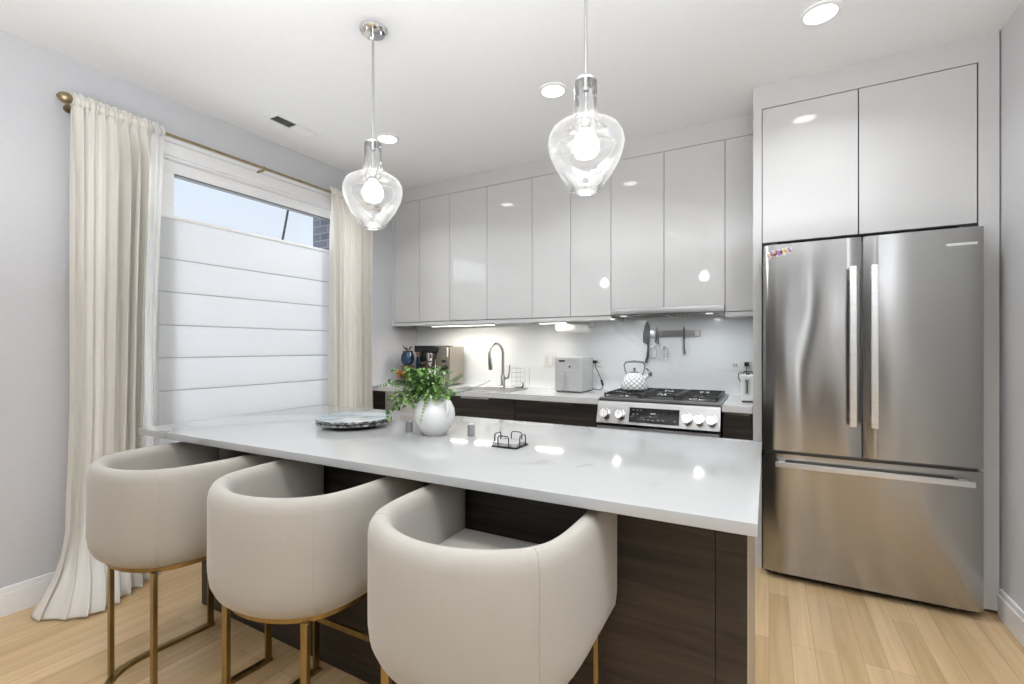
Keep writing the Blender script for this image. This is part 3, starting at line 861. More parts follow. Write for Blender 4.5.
b = bmesh.new(); tube(b, [(-2.74, 3.38, 1.125), (-2.73, 3.30, 1.115), (-2.725, 3.25, 1.108)], [.009, .012, .014], 12); obj('portafilter_handle', b, M['dark'], t)
b = bmesh.new(); tube(b, [(-2.64, 3.39, 1.17), (-2.635, 3.35, 1.15), (-2.63, 3.34, 1.05), (-2.625, 3.32, .99)], .005, 8); obj('steam_wand', b, M['chrome'], t)
for (x, z, r) in ((-2.575, 1.13, .012), (-2.56, 1.07, .022)):
    b = bmesh.new(); tube(b, [(x, 3.40, z), (x, 3.375, z)], r, 20); obj('dial', b, M['dark'], t)
b = bmesh.new(); lathe(b, [(.03, .9495), (.034, .955), (.032, 1.03), (.036, 1.045), (.033, 1.044), (.029, 1.03), (.030, .96)], -2.70, 3.345, 20, True, True)
tag(obj('milk_jug', b, M['chrome'], origin=(-2.70, 3.345, .95)), 'small steel milk jug standing on the coffee machine tray', 'jug')

# corner ornaments
t = thing('utensil_pot', 'dark blue pot on brown wooden block with spiky utensils in the corner', 'pot', (-2.955, 3.34, .91))
b = bmesh.new(); box(b, -3.00, -2.91, 3.30, 3.38, .91, 1.09, .008); obj('wooden_block', b, M['brown'], t)
b = bmesh.new(); lathe(b, [(.03, 1.09), (.05, 1.105), (.062, 1.14), (.058, 1.185), (.045, 1.21), (.05, 1.222)], -2.955, 3.34, 24, True, False); lathe(b, [(.001, 1.2), (.044, 1.2)], -2.955, 3.34, 24, False, False); obj('pot', b, M['blue'], t)
for k in range(5):
    a = k*1.256
    b = bmesh.new(); tube(b, [(-2.955, 3.34, 1.19), (-2.955+.03*math.cos(a), 3.34+.02*math.sin(a), 1.25), (-2.955+.055*math.cos(a), 3.34+.03*math.sin(a), 1.262+.012*math.sin(a*2))], [.004, .005, .003], 8)
    obj('utensil', b, M['dark'], t)
b = bmesh.new()
lathe(b, [(.001, 1.208), (.02, 1.206), (.018, 1.223), (.001, 1.23)], -2.972, 3.325, 12, False, False); obj('white_lid', b, M['ceramic'], t)
t = thing('small_bottle', 'small peach-topped navy bottle between the blue pot and coffee machine', 'bottle', (-2.925, 3.47, .91))
b = bmesh.new(); lathe(b, [(.03, .91), (.032, .92), (.032, 1.14), (.026, 1.17)], -2.925, 3.47, 20); obj('bottle_body', b, M['blue'], t)
b = bmesh.new(); lathe(b, [(.026, 1.17), (.034, 1.19), (.03, 1.22), (.012, 1.235)], -2.925, 3.47, 20); obj('bottle_top', b, M['peach'], t)

# air fryer
t = thing('air_fryer', 'light grey boxy air fryer on the worktop below the paper towel', 'air fryer', (-1.35, 3.46, .91))
M['fryer'] = noise_tint(mat('silver grey plastic', (.50, .50, .49), .35, .2), (.48, .48, .47), (.52, .52, .51), (20, 20, 20))
b = bmesh.new(); box(b, -1.462, -1.238, 3.335, 3.60, .916, 1.182, .022, 4); obj('fryer_body', b, M['fryer'], t)
b = bmesh.new(); box(b, -1.448, -1.252, 3.330, 3.345, .925, 1.085, .006); obj('basket_front', b, M['fryer'], t)
b = bmesh.new(); box(b, -1.395, -1.37, 3.285, 3.335, .94, 1.06, .006); obj('basket_handle', b, M['fryer'], t)
b = bmesh.new(); box(b, -1.425, -1.375, 3.3325, 3.337, 1.145, 1.158, .001, 1); obj('display', b, M['dark'], t)
b = bmesh.new(); tube(b, [(-1.335, 3.337, 1.108), (-1.335, 3.328, 1.108)], .007, 14); obj('button', b, M['dark'], t)
for x in (-1.44, -1.26):
    for y in (3.36, 3.57):
        b = bmesh.new(); lathe(b, [(.01, .91), (.01, .917)], x, y, 10); obj('foot', b, M['dark'], t)
air_fryer = t

# wall plates
def plate(x0, x1, z0, z1, gangs, label, kind):
    t = thing('light_switch' if kind == 's' else 'power_outlet', label, 'light switch' if kind == 's' else 'power outlet', ((x0+x1)/2, YB, (z0+z1)/2))
    b = bmesh.new(); box(b, x0, x1, YB-.006, YB, z0, z1, .002); obj('wall_plate', b, M['whiteplastic'], t)
    w_ = (x1-x0)/gangs
    for g in range(gangs):
        xc = x0+w_*(g+.5)
        if kind == 's':
            b = bmesh.new(); box(b, xc-.017, xc+.017, YB-.010, YB-.006, (z0+z1)/2-.033, (z0+z1)/2+.033, .002); obj('rocker', b, M['ceramic'], t)
        else:
            zc = (z0+z1)/2
            b = bmesh.new(); box(b, xc-.018, xc+.018, YB-.008, YB-.006, zc-.016, zc+.016, .001, 1); obj('socket', b, M['ceramic'], t)
            b = bmesh.new(); box(b, xc-.010, xc-.006, YB-.0085, YB-.0079, zc-.006, zc+.008); box(b, xc+.004, xc+.008, YB-.0085, YB-.0079, zc-.006, zc+.008); obj('slots', b, M['dark'], t, False)
    return t
plate(-1.715, -1.585, 1.085, 1.205, 2, 'white double light switch plate between faucet and air fryer', 's')
plate(-1.335, -1.200, 1.100, 1.175, 2, 'white horizontal power outlet beside the air fryer', 'o')
plate(-.245, -.105, 1.090, 1.165, 2, 'white horizontal power outlet above the toaster', 'o')
# cords
b = bmesh.new(); tube(b, [(-1.243, 3.65, 1.135), (-1.225, 3.63, 1.09), (-1.185, 3.61, 1.02), (-1.155, 3.59, .97), (-1.155, 3.585, .935), (-1.18, 3.58, .918), (-1.235, 3.57, .925), (-1.247, 3.56, .94)], .0035, 8)
tube(b, [(-1.172, 3.60, .995), (-1.155, 3.59, .955)], .009, 8); c = obj('cord', b, M['dark'], air_fryer, label='black power cord')
b = bmesh.new(); box(b, -1.258, -1.228, YB-.035, YB-.0087, 1.128, 1.150, .004); obj('plug', b, M['dark'], c)

# paper towel
t = thing('paper_towel_roll', 'white paper towel roll hung under the wall cabinet', 'paper towel', (-1.37, 3.50, 1.457))
b = bmesh.new(); tube(b, [(-1.505, 3.50, 1.412), (-1.235, 3.50, 1.412)], .040, 28); obj('paper_roll', b, M['paper'], t)
b = bmesh.new(); tube(b, [(-1.525, 3.50, 1.457), (-1.525, 3.50, 1.412), (-1.215, 3.50, 1.412), (-1.215, 3.50, 1.457)], .004, 8); obj('holder', b, M['nickel'], t)

# knife strip and what hangs on it
b = bmesh.new(); box(b, -.80, -.44, YB-.016, YB, 1.337, 1.385, .002)
t = thing('magnetic_knife_strip', 'stainless magnetic knife strip on the splashback below the hood', 'knife rack', (-.62, YB, 1.36))
obj('strip', b, M['steel'], t)
b = bmesh.new(); box(b, -.478, -.448, YB-.0185, YB-.016, 1.340, 1.382, .001, 1); obj('end_cap', b, M['satin'], t)
def flat(b, pts, y0, y1):
    A = [b.verts.new((x, y0, z)) for x, z in pts]; B_ = [b.verts.new((x, y1, z)) for x, z in pts]
    b.faces.new(A); b.faces.new(B_[::-1])
    for k in range(len(pts)): b.faces.new((A[k], A[(k+1) % len(pts)], B_[(k+1) % len(pts)], B_[k]))
t = thing('kitchen_knife', 'wide-bladed kitchen knife hanging blade up at left end of the strip', 'knife', (-.82, YB-.02, 1.3), 'knives on the magnetic strip')
b = bmesh.new(); flat(b, [(-.855, 1.29), (-.805, 1.29), (-.803, 1.37), (-.812, 1.43), (-.828, 1.462), (-.845, 1.42), (-.857, 1.36)], YB-.0190, YB-.0165); obj('blade', b, M['blade'], t)
b = bmesh.new(); tube(b, [(-.820, YB-.018, 1.292), (-.816, YB-.020, 1.25), (-.822, YB-.020, 1.19), (-.836, YB-.020, 1.135)], [.007, .009, .009, .011], 10); obj('handle', b, M['blade'], t)
t = thing('kitchen_scissors', 'kitchen scissors with looped wire-thin handles hanging on the strip', 'scissors', (-.745, YB-.02, 1.3))
for s in (-1, 1):
    b = bmesh.new(); flat(b, [(-.752+s*.004, 1.42), (-.758+s*.010, 1.30), (-.746+s*.010, 1.28), (-.744+s*.006, 1.34)], YB-.0195-.002*s, YB-.0178-.002*s); obj('blade', b, M['blade'], t)
    b = bmesh.new(); cx = -.738+s*.036
    tube(b, [(cx+.026*math.cos(2*PI*k/20)+.006*s, YB-.022, 1.215+.046*math.sin(2*PI*k/20)) for k in range(20)], .0042, 8, True)
    tube(b, [(-.75, YB-.022, 1.29), (cx-.01*s, YB-.022, 1.258)], .0045, 8); obj('handle_loop', b, M['nickel'], t)
t = thing('kitchen_knife', 'slim small knife hanging near the right end of the strip', 'knife', (-.553, YB-.02, 1.3), 'knives on the magnetic strip')
b = bmesh.new(); flat(b, [(-.562, 1.32), (-.546, 1.32), (-.547, 1.39), (-.556, 1.42), (-.562, 1.38)], YB-.0190, YB-.0165); obj('blade', b, M['blade'], t)
b = bmesh.new(); tube(b, [(-.554, YB-.018, 1.322), (-.554, YB-.020, 1.26), (-.549, YB-.020, 1.205)], [.006, .0065, .008], 10); obj('handle', b, M['blade'], t)

# ------------------------------------------------------------ range
M['blackglass'] = noise_tint(mat('black glass', (.006, .006, .006), .12, 0, Specular_IOR_Level=.25), (.005, .005, .005), (.008, .008, .008))
def tilt(bm):
    for v in bm.verts: v.co.y += .0175+(v.co.z-.826)*.304
    return bm
t = thing('gas_range', 'stainless steel slide-in gas range below the hood', 'stove', (-.63, 3.33, 0))
RX0, RX1 = -1.006, -.252
b = bmesh.new(); box(b, RX0+.002, RX1-.002, 3.05, 3.655, .02, .905, .002); obj('range_body', b, M['dark'], t)
b = bmesh.new()
pr = [(3.07, .902), (3.028, .898), (2.986, .760), (3.06, .752)]
rings = [[(x, y, z) for (y, z) in pr] for x in (RX0, RX1)]
loft(b, rings); pan = obj('control_panel', b, M['steel'], t)
b = bmesh.new(); box(b, RX0, RX1, 3.05, 3.66, .903, .921, .004); obj('cooktop', b, M['steel'], t)
b = bmesh.new(); box(b, RX0+.03, RX1-.03, 3.075, 3.63, .9212, .9235); obj('burner_pan', b, M['dark'], t)
b = bmesh.new(); box(b, -.790, -.483, 2.9815, 2.989, .778, .868, .001, 1); disp = obj('control_display', tilt(b), M['blackglass'], t, label='black control display')
M['mark'] = noise_tint(mat('pale display marks', (.30, .30, .30), .5), (.27, .27, .27), (.33, .33, .33))
marks = [(-.768+i*.024, -.759+i*.024, .852-j*.026, .856-j*.026) for i in range(3) for j in range(2) if not (i == 2 and j == 1)]
marks += [(-.705+i*.030, -.690+i*.030, .796, .7995) for i in range(5)]+[(-.512, -.503, .796, .7995), (-.655, -.625, .832, .840)]
for (xa, xb, za, zb) in marks:
    b = bmesh.new(); box(b, xa, xb, 2.9808, 2.9817, za, zb); obj('display_mark', tilt(b), M['mark'], disp, False)
for x in (-.951, -.851, -.437, -.369, -.299):
    b = bmesh.new(); tube(b, [(x, 2.990, .826), (x, 2.975, .826), (x, 2.974, .826), (x, 2.945, .826)], [.031, .031, .027, .025], 24)
    k = obj('knob', tilt(b), M['chrome'], t)
    b = bmesh.new(); box(b, x-.004, x+.004, 2.939, 2.945, .799, .846, .001, 1); obj('knob_grip', tilt(b), M['nickel'], k)
b = bmesh.new(); box(b, RX0+.004, RX1-.004, 2.985, 3.05, .20, .742, .004); dd = obj('oven_door', b, M['steel'], t)
b = bmesh.new(); tube(b, [(-.95, 2.955, .672), (-.31, 2.955, .672)], .013, 14); box(b, -.94, -.92, 2.955, 3.0, .665, .68); box(b, -.34, -.32, 2.955, 3.0, .665, .68); obj('handle', b, M['nickel'], dd)
b = bmesh.new(); box(b, -.90, -.36, 2.997, 3.001, .32, .60, .001, 1); obj('oven_window', b, M['dark'], dd)
b = bmesh.new(); box(b, RX0+.004, RX1-.004, 3.0, 3.05, .03, .19, .004); obj('storage_drawer', b, M['steel'], t)
# burners and grates
for (x, y, r) in ((-.86, 3.19, .045), (-.40, 3.19, .05), (-.86, 3.50, .04), (-.40, 3.50, .04), (-.63, 3.34, .055)):
    b = bmesh.new(); lathe(b, [(r+.012, .9235), (r+.008, .928), (r, .930)], x, y, 24); k = obj('burner', b, M['chrome'], t)
    b = bmesh.new(); lathe(b, [(r-.006, .930), (r-.008, .9355), (r-.014, .937)], x, y, 24); obj('burner_cap', b, M['satin'] if r >= .045 else M['iron'], k)
for (xa, xb) in ((-.985, -.745), (-.741, -.517), (-.513, -.273)):
    b = bmesh.new(); z0, z1 = .937, .948
    ya, yb = 3.085, 3.625
    box(b, xa, xb, ya, ya+.012, z0, z1, .002, 1); box(b, xa, xb, yb-.012, yb, z0, z1, .002, 1)
    box(b, xa, xa+.012, ya, yb, z0, z1, .002, 1); box(b, xb-.012, xb, ya, yb, z0, z1, .002, 1)
    xm = (xa+xb)/2
    box(b, xa, xb, (ya+yb)/2-.006, (ya+yb)/2+.006, z0, z1, .002, 1)
    for yc in (3.21, 3.49):
        box(b, xa, xm-.03, yc-.005, yc+.005, z0, z1, .002, 1); box(b, xm+.03, xb, yc-.005, yc+.005, z0, z1, .002, 1)
        box(b, xm-.005, xm+.005, yc-.12, yc-.035, z0, z1, .002, 1); box(b, xm-.005, xm+.005, yc+.035, yc+.12, z0, z1, .002, 1)
    for x in (xa+.006, xb-.006):
        for y in (ya+.006, yb-.006): box(b, x-.005, x+.005, y-.005, y+.005, .9235, z0)
    obj('grate', b, M['iron'], t)

# kettle
t = thing('kettle', 'white patterned kettle with grey handle on the back left burner', 'kettle', (-.865, 3.43, .948))
def kpat():
    m = mat('white enamel with grey diamond pattern', (.8, .8, .8), .2)
    n, l, bb = nodes(m)
    tt = n.new('ShaderNodeTexCoord'); sp = n.new('ShaderNodeSeparateXYZ'); l.new(tt.outputs['Object'], sp.inputs[0])
    at = n.new('ShaderNodeMath'); at.operation = 'ARCTAN2'; l.new(sp.outputs['X'], at.inputs[0]); l.new(sp.outputs['Y'], at.inputs[1])
    def lin(a, b_, ka, kb):
        m1 = n.new('ShaderNodeMath'); m1.operation = 'MULTIPLY'; m1.inputs[1].default_value = ka; l.new(a, m1.inputs[0])
        m2 = n.new('ShaderNodeMath'); m2.operation = 'MULTIPLY_ADD'; m2.inputs[1].default_value = kb; l.new(b_, m2.inputs[0]); l.new(m1.outputs[0], m2.inputs[2])
        s = n.new('ShaderNodeMath'); s.operation = 'SINE'; l.new(m2.outputs[0], s.inputs[0])
        a_ = n.new('ShaderNodeMath'); a_.operation = 'ABSOLUTE'; l.new(s.outputs[0], a_.inputs[0]); return a_
    p, q = lin(at.outputs[0], sp.outputs['Z'], 7, 95), lin(at.outputs[0], sp.outputs['Z'], 7, -95)
    mn = n.new('ShaderNodeMath'); mn.operation = 'MINIMUM'; l.new(p.outputs[0], mn.inputs[0]); l.new(q.outputs[0], mn.inputs[1])
    r = n.new('ShaderNodeValToRGB'); r.color_ramp.elements[0].position = .22; r.color_ramp.elements[0].color = (.22, .23, .25, 1)
    r.color_ramp.elements[1].position = .34; r.color_ramp.elements[1].color = (.80, .80, .79, 1)
    l.new(mn.outputs[0], r.inputs[0]); l.new(r.outputs[0], bb.inputs['Base Color'])
    return m
M['kettle'] = kpat()
M['slate'] = noise_tint(mat('slate grey plastic', (.16, .17, .20), .35), (.14, .15, .18), (.19, .20, .23))
kx, ky = -.865, 3.43
KZ = -.014
def drop(bm):
    for v in bm.verts: v.co.z += KZ
    return bm
b = bmesh.new(); lathe(b, [(.085, .962), (.094, .968), (.097, .985), (.090, 1.02), (.072, 1.055), (.050, 1.078), (.038, 1.084)], kx, ky, 32); obj('kettle_body', drop(b), M['kettle'], t, origin=None)
b = bmesh.new(); lathe(b, [(.038, 1.084), (.036, 1.09), (.010, 1.097), (.007, 1.102), (.011, 1.110), (.009, 1.120), (.002, 1.122)], kx, ky, 20); obj('lid', drop(b), M['slate'], t)
b = bmesh.new(); tube(b, [(kx+.055, ky, 1.03), (kx+.085, ky, 1.05), (kx+.108, ky, 1.075)], [.02, .015, .011], 14); obj('spout', drop(b), M['ceramic'], t)
b = bmesh.new(); tube(b, [(kx+.104, ky, 1.072), (kx+.122, ky, 1.090)], .014, 12); tube(b, [(kx+.085, ky, 1.12), (kx+.105, ky, 1.10)], .007, 8); tube(b, [(kx+.112, ky, 1.08), (kx+.125, ky, 1.06)], .006, 8); obj('whistle', drop(b), M['slate'], t)
b = bmesh.new(); tube(b, [(kx-.055, ky, 1.06), (kx-.070, ky, 1.10), (kx-.076, ky, 1.14), (kx-.062, ky, 1.162), (kx, ky, 1.168), (kx+.062, ky, 1.162), (kx+.076, ky, 1.14), (kx+.070, ky, 1.10), (kx+.055, ky, 1.06)], [.004, .005, .006, .008, .009, .008, .006, .005, .004], 10); obj('handle', drop(b), M['slate'], t)

# toaster seen end-on
t = thing('toaster', 'small white long-slot toaster beside the fridge surround', 'toaster', (-.118, 3.42, .91))
b = bmesh.new(); box(b, -.156, -.083, 3.27, 3.57, .918, 1.082, .014, 3); obj('toaster_body', b, M['whiteplastic'], t)
b = bmesh.new(); box(b, -.134, -.106, 3.266, 3.272, .96, 1.06, .002); obj('lever_slot', b, M['fryer'], t)
b = bmesh.new(); box(b, -.1235, -.1165, 3.264, 3.2665, .97, 1.045); obj('slot_line', b, M['dark'], t, False)
b = bmesh.new(); box(b, -.130, -.110, 3.25, 3.265, 1.04, 1.052, .002); obj('lever', b, M['slate'], t)
b = bmesh.new(); box(b, -.130, -.109, 3.30, 3.54, 1.0815, 1.084); obj('bread_slot', b, M['dark'], t, False)
b = bmesh.new(); box(b, -.150, -.088, 3.28, 3.56, .91, .919); obj('foot_base', b, M['dark'], t, False)
b = bmesh.new(); tube(b, [(-.15, 3.32, 1.093), (-.085, 3.32, 1.093)], .003, 8); tube(b, [(-.15, 3.52, 1.093), (-.085, 3.52, 1.093)], .003, 8)
for x in (-.145, -.09):
    for y in (3.32, 3.52): tube(b, [(x, y, 1.08), (x, y, 1.093)], .002, 6)
obj('warming_rack', b, M['dark'], t)

b = bmesh.new(); tube(b, [(-.137, 3.645, 1.125), (-.137, 3.63, 1.075), (-.155, 3.62, 1.082), (-.185, 3.61, 1.075), (-.185, 3.60, 1.04), (-.165, 3.59, 1.01), (-.168, 3.585, .97), (-.15, 3.56, .95)], .0035, 8); c = obj('cord', b, M['dark'], t, label='black power cord')
b = bmesh.new(); box(b, -.152, -.122, YB-.038, YB-.0087, 1.125, 1.152, .004); obj('plug', b, M['dark'], c)

# ------------------------------------------------------------ island
t = thing('kitchen_island', 'kitchen island with white quartz top and dark wood base', 'kitchen island', (-1.19, 1.5, 0))
b = bmesh.new(); prism(b, [(-2.465, 1.014), (-.020, 1.073), (-.023, 2.033), (-2.442, 1.995)], .868, .895, .002)
obj('island_top', b, M['quartz'], t)
b = bmesh.new(); box(b, -2.42, -.062, 1.285, 1.985, .0, .8675); obj('island_body', b, M['darkwood'], t, False)
b = bmesh.new(); box(b, -2.435, -.1185, 1.266, 1.285, .0, .8675); obj('front_panel', b, M['darkwood'], t, False)
b = bmesh.new(); box(b, -.1165, -.0465, 1.266, 1.285, .0, .8675); obj('corner_panel', b, M['darkwood'], t, False)
b = bmesh.new(); box(b, -.062, -.0465, 1.2855, 1.99, .0, .8675); obj('end_panel', b, M['beige'], t, False, label='pale end panel')
b = bmesh.new(); box(b, -2.435, -2.42, 1.285, 1.99, .0, .8675); obj('end_panel', b, M['darkwood'], t, False)
for i in range(4):
    xa = -2.42+i*.590
    door_panel(t, xa+.002, xa+.588, .10, .862, 1.985, 'door', 'darkwood')

# ------------------------------------------------------------ bar stools
AW, AR, AC, AQ = .280, .330, .08, 11
def plan(inset, nf=32, y_front=.258, db=0):
    """open D plan from right arm tip round the bowed back to the left arm tip"""
    a, r = AW-inset, AR-inset
    t = lambda c: ((abs(c)/a)**AQ+(1/r)**AQ)**(-1/AQ)
    a0 = t(1)
    pts = [(a0, AC+(y_front-AC)*(1-k/6)) for k in range(6)]
    for k in range(nf+1):
        th = PI*k/nf
        q = t(math.cos(th))
        pts.append((q*math.cos(th), AC-q*math.sin(th)))
    return pts+[(-a0, AC+(y_front-AC)*k/6) for k in range(1, 7)]
def make_stool(label, cx, cy):
    t = thing('bar_stool', label, 'bar stool', (cx, cy, 0), 'cream barrel stools at the island')
    W = .058
    prof = [(.086, .503), (.058, .506), (.036, .514), (.017, .531), (.005, .556), (0, .595), (0, .72), (.0, .805), (.004, .825), (.012, .839), (.022, .845), (W-.022, .845), (W-.012, .839), (W-.004, .827), (W, .81), (W, .70), (W, .60), (W+.034, .505)]
    # rings along the plan: one profile loop per plan point
    plans = [plan(i) for (i, z) in prof]
    n = len(plans[0])
    rings = []
    tipz = []
    for k in range(n):
        rings.append([(plans[j][k][0]+cx, plans[j][k][1]+cy, prof[j][1]) for j in range(len(prof))])
    # rounded arm tips: shrink the first and last profile a little
    def shrink(r, f, dy):
        c = Vector((sum(p[0] for p in r)/len(r), 0, sum(p[2] for p in r)/len(r)))
        return [(c.x+(p[0]-c.x)*f, p[1]+dy, c.z+(p[2]-c.z)*(1-(1-f)*.12)) for p in r]
    rings = [shrink(rings[0], .62, .012), shrink(rings[0], .88, .008)]+rings+[shrink(rings[-1], .88, .008), shrink(rings[-1], .62, .012)]
    b = bmesh.new(); loft(b, rings)
    obj('barrel_back', b, M['uphol'], t)
    # seams: fine raised stitch lines at the rear corners
    for kk in (6+8, 6+24):
        b = bmesh.new()
        pts = [(plans[j][kk][0]*1.001+cx, plans[j][kk][1]*1.001+cy, prof[j][1]) for j in range(2, 13)]
        tube(b, pts, .0011, 5)
        obj('seam', b, M['uphol'], t)
    # seat cushion
    b = bmesh.new()
    def ring(ins, z, yf):
        p = plan(ins, 32, yf); return [(x+cx, y+cy, z) for x, y in p]
    rs = [ring(.096, .505, .235), ring(W-.002, .60, .250), ring(W-.004, .655, .256), ring(W+.004, .676, .252), ring(W+.03, .686, .232), ring(W+.09, .690, .17)]
    loft(b, rs)
    obj('seat', b, M['uphol'], t)
    # brass rim under the shell
    b = bmesh.new()
    o_, i_ = plan(.048, 32, .254), plan(.074, 32, .254)
    def band(P, Q, z0, z1):
        rr = [[(p[0]+cx, p[1]+cy, z0), (p[0]+cx, p[1]+cy, z1), (q[0]+cx, q[1]+cy, z1), (q[0]+cx, q[1]+cy, z0)] for p, q in zip(P, Q)]
        loft(b, rr)
    band(o_, i_, .494, .508)
    box(b, cx-.20, cx+.20, cy+.228, cy+.254, .494, .5045)
    obj('seat_rim', b, M['brass'], t)
    # floor rail
    b = bmesh.new()
    P = plan(.040, 32, .245); Q = plan(.064, 32, .245)
    band(P, Q, .0, .014)
    obj('floor_rail', b, M['brass'], t)
    for s in (-1, 1):
        b = bmesh.new(); box(b, cx+s*.183-.0125, cx+s*.183+.0125, cy-.138-.007, cy-.138+.007, .012, .496, .001, 1); obj('leg', b, M['brass'], t)
        b = bmesh.new(); box(b, cx+s*.227-.006-.0, cx+s*.227+.006, cy+.221, cy+.245, .012, .515, .001, 1); obj('leg', b, M['brass'], t)
    b = bmesh.new(); box(b, cx-.222, cx+.222, cy+.226, cy+.238, .20, .222, .001, 1); obj('footrest', b, M['brass'], t)
    return t
SY = .940
s1 = make_stool('cream barrel bar stool on brass legs nearest the window curtain', -1.992, SY)
s2 = dup(s1, (-1.305, .985, 0), 'cream barrel bar stool on brass legs, the middle of the three')
s3 = dup(s1, (-.633, .985, 0), 'cream barrel bar stool on brass legs nearest the camera and the fridge')
s1.rotation_euler.z, s2.rotation_euler.z, s3.rotation_euler.z = math.radians(-3), math.radians(1), math.radians(1)

# ------------------------------------------------------------ things on the island
TZ = .895
# stacked platters
t = thing('platter_stack', 'round grey patterned serving platters stacked at the left of the island', 'platter', (-1.675, 1.534, TZ))
M['platerim'] = noise_tint(mat('black and grey mottled glaze', (.1, .1, .1), .3), (.02, .022, .022), (.42, .43, .40), (60, 60, 60), 3, .42, .62)
M['platetop'] = noise_tint(mat('pale blue grey glaze', (.5, .55, .58), .2), (.20, .27, .32), (.42, .45, .45), (11, 11, 11), 4, .4, .6)
b = bmesh.new(); lathe(b, [(.100, TZ), (.104, TZ+.006), (.10, TZ+.012)], -1.675, 1.534, 40); obj('foot', b, M['dark'], t)
sc_w = lambda a, z: 1+.008*math.sin(22*a)
for j, z in enumerate((TZ+.012, TZ+.0262)):
    b = bmesh.new(); lathe(b, [(.115, z), (.158, z+.002), (.167, z+.005), (.168, z+.0125), (.164, z+.0138)], -1.675, 1.534, 120, True, True, sc_w); obj('platter', b, M['platerim'], t)
zt = TZ+.0401
b = bmesh.new(); lathe(b, [(.165, zt), (.161, zt+.002), (.15, zt+.0014), (.11, zt+.0005)], -1.675, 1.534, 120, True, True, sc_w); obj('plate_face', b, M['platetop'], t, label='pale blue grey plate face')

# vase with foliage
VX, VY = -1.216, 1.539
t = thing('vase', 'round white ceramic jug vase filled with green leafy stems', 'vase', (VX, VY, TZ))
b = bmesh.new()
pv = [(.040, TZ), (.045, TZ+.003), (.066, TZ+.026), (.081, TZ+.058), (.085, TZ+.085), (.081, TZ+.110), (.068, TZ+.136), (.050, TZ+.154), (.041, TZ+.162), (.043, TZ+.170), (.047, TZ+.175), (.042, TZ+.174), (.036, TZ+.160), (.045, TZ+.148)]
lathe(b, pv, VX, VY, 48, True, False); obj('vase_body', b, M['ceramic'], t)
b = bmesh.new()
hd = Vector((.83, -.25, 0)).normalized()
pts = [(VX+hd.x*r, VY+hd.y*r, TZ+z) for (r, z) in ((.040, .166), (.058, .168), (.078, .155), (.090, .130), (.092, .105), (.082, .085))]
tube(b, pts, [.007, .008, .008, .008, .008, .007], 10); obj('vase_handle', b, M['ceramic'], t)

M['leaf'] = noise_tint(mat('fresh green leaves', (.12, .3, .05), .45), (.025, .10, .014), (.19, .37, .06), (35, 35, 35), 3, .35, .65)
M['leaf2'] = noise_tint(mat('pale variegated leaves', (.35, .5, .2), .45), (.22, .42, .12), (.62, .70, .45), (40, 40, 40), 3, .4, .65)
M['fern'] = noise_tint(mat('dull fern green', (.1, .16, .08), .6), (.07, .13, .06), (.17, .25, .12), (40, 40, 40))
M['stem'] = noise_tint(mat('green stem', (.1, .16, .05), .6), (.07, .12, .04), (.14, .2, .07))
M['orange'] = noise_tint(mat('orange petals', (.7, .22, .05), .5), (.55, .14, .03), (.8, .32, .1), (50, 50, 50))
def leaf(b, p, d, up, L, wd, curl=.25):
    d = d.normalized(); s = d.cross(up)
    if s.length < 1e-4: s = d.orthogonal()
    s.normalize(); nrm = s.cross(d)
    prev = None
    L0 = []
    for i, (f, w_) in enumerate(((0, .08), (.3, .8), (.6, 1), (.85, .55), (1, .05))):
        c = p+d*(L*f)-nrm*(curl*L*f*f)
        row = (b.verts.new(c-s*wd*w_+nrm*wd*.25*w_), b.verts.new(c), b.verts.new(c+s*wd*w_+nrm*wd*.25*w_))
        if prev:
            b.faces.new((prev[0], prev[1], row[1], row[0])); b.faces.new((prev[1], prev[2], row[2], row[1]))
        prev = row
rnd = random.Random(11)
bs, bl, bl2 = bmesh.new(), bmesh.new(), bmesh.new()
neck = Vector((VX, VY, TZ+.165))
rgt = Vector((.8755, .483, 0)); fwd = Vector((-.483, .8755, 0))
for i in range(125):
    # stems arch out of the neck: more to the left (as seen) and towards the camera
    u = rnd.gauss(-.078, .068); v = rnd.gauss(-.015, .055)
    h = rnd.uniform(-.070, .100)+.018 - .7*max(0, (abs(u+.05)-.09))
    u = max(-.175, min(.080, u)); v = max(-.09, v)
    if u > .03: h = max(h, .0)
    if u > -.06: h = max(h, -.012)
    end = neck+rgt*u+fwd*v+Vector((0, 0, h))
    mid = neck+rgt*(u*.45)+fwd*(v*.45)+Vector((0, 0, max(h, 0)*.6+.05))
    pts = []
    for k in range(7):
        f = k/6; pts.append((1-f)**2*(neck-Vector((0, 0, .03)))+2*f*(1-f)*mid+f*f*end)
    tube(bs, pts, .0012, 5)
    for k in range(2, 7):
        tdir = (pts[k]-pts[k-1]).normalized()
        for q in range(3 if k < 6 else 5):
            dv = (tdir*.5+Vector((rnd.uniform(-1, 1), rnd.uniform(-1, 1), rnd.uniform(-.7, .9)))).normalized()
            tgt = bl2 if rnd.random() < .22 else bl
            leaf(tgt, pts[k]-tdir*rnd.uniform(0, .012), dv, Vector((0, 0, 1)), rnd.uniform(.012, .024), rnd.uniform(.0045, .0085))
st = obj('stems', bs, M['stem'], t)
obj('foliage', bl, M['leaf'], t, False); obj('pale_foliage', bl2, M['leaf2'], t, False, label='paler variegated leaves')
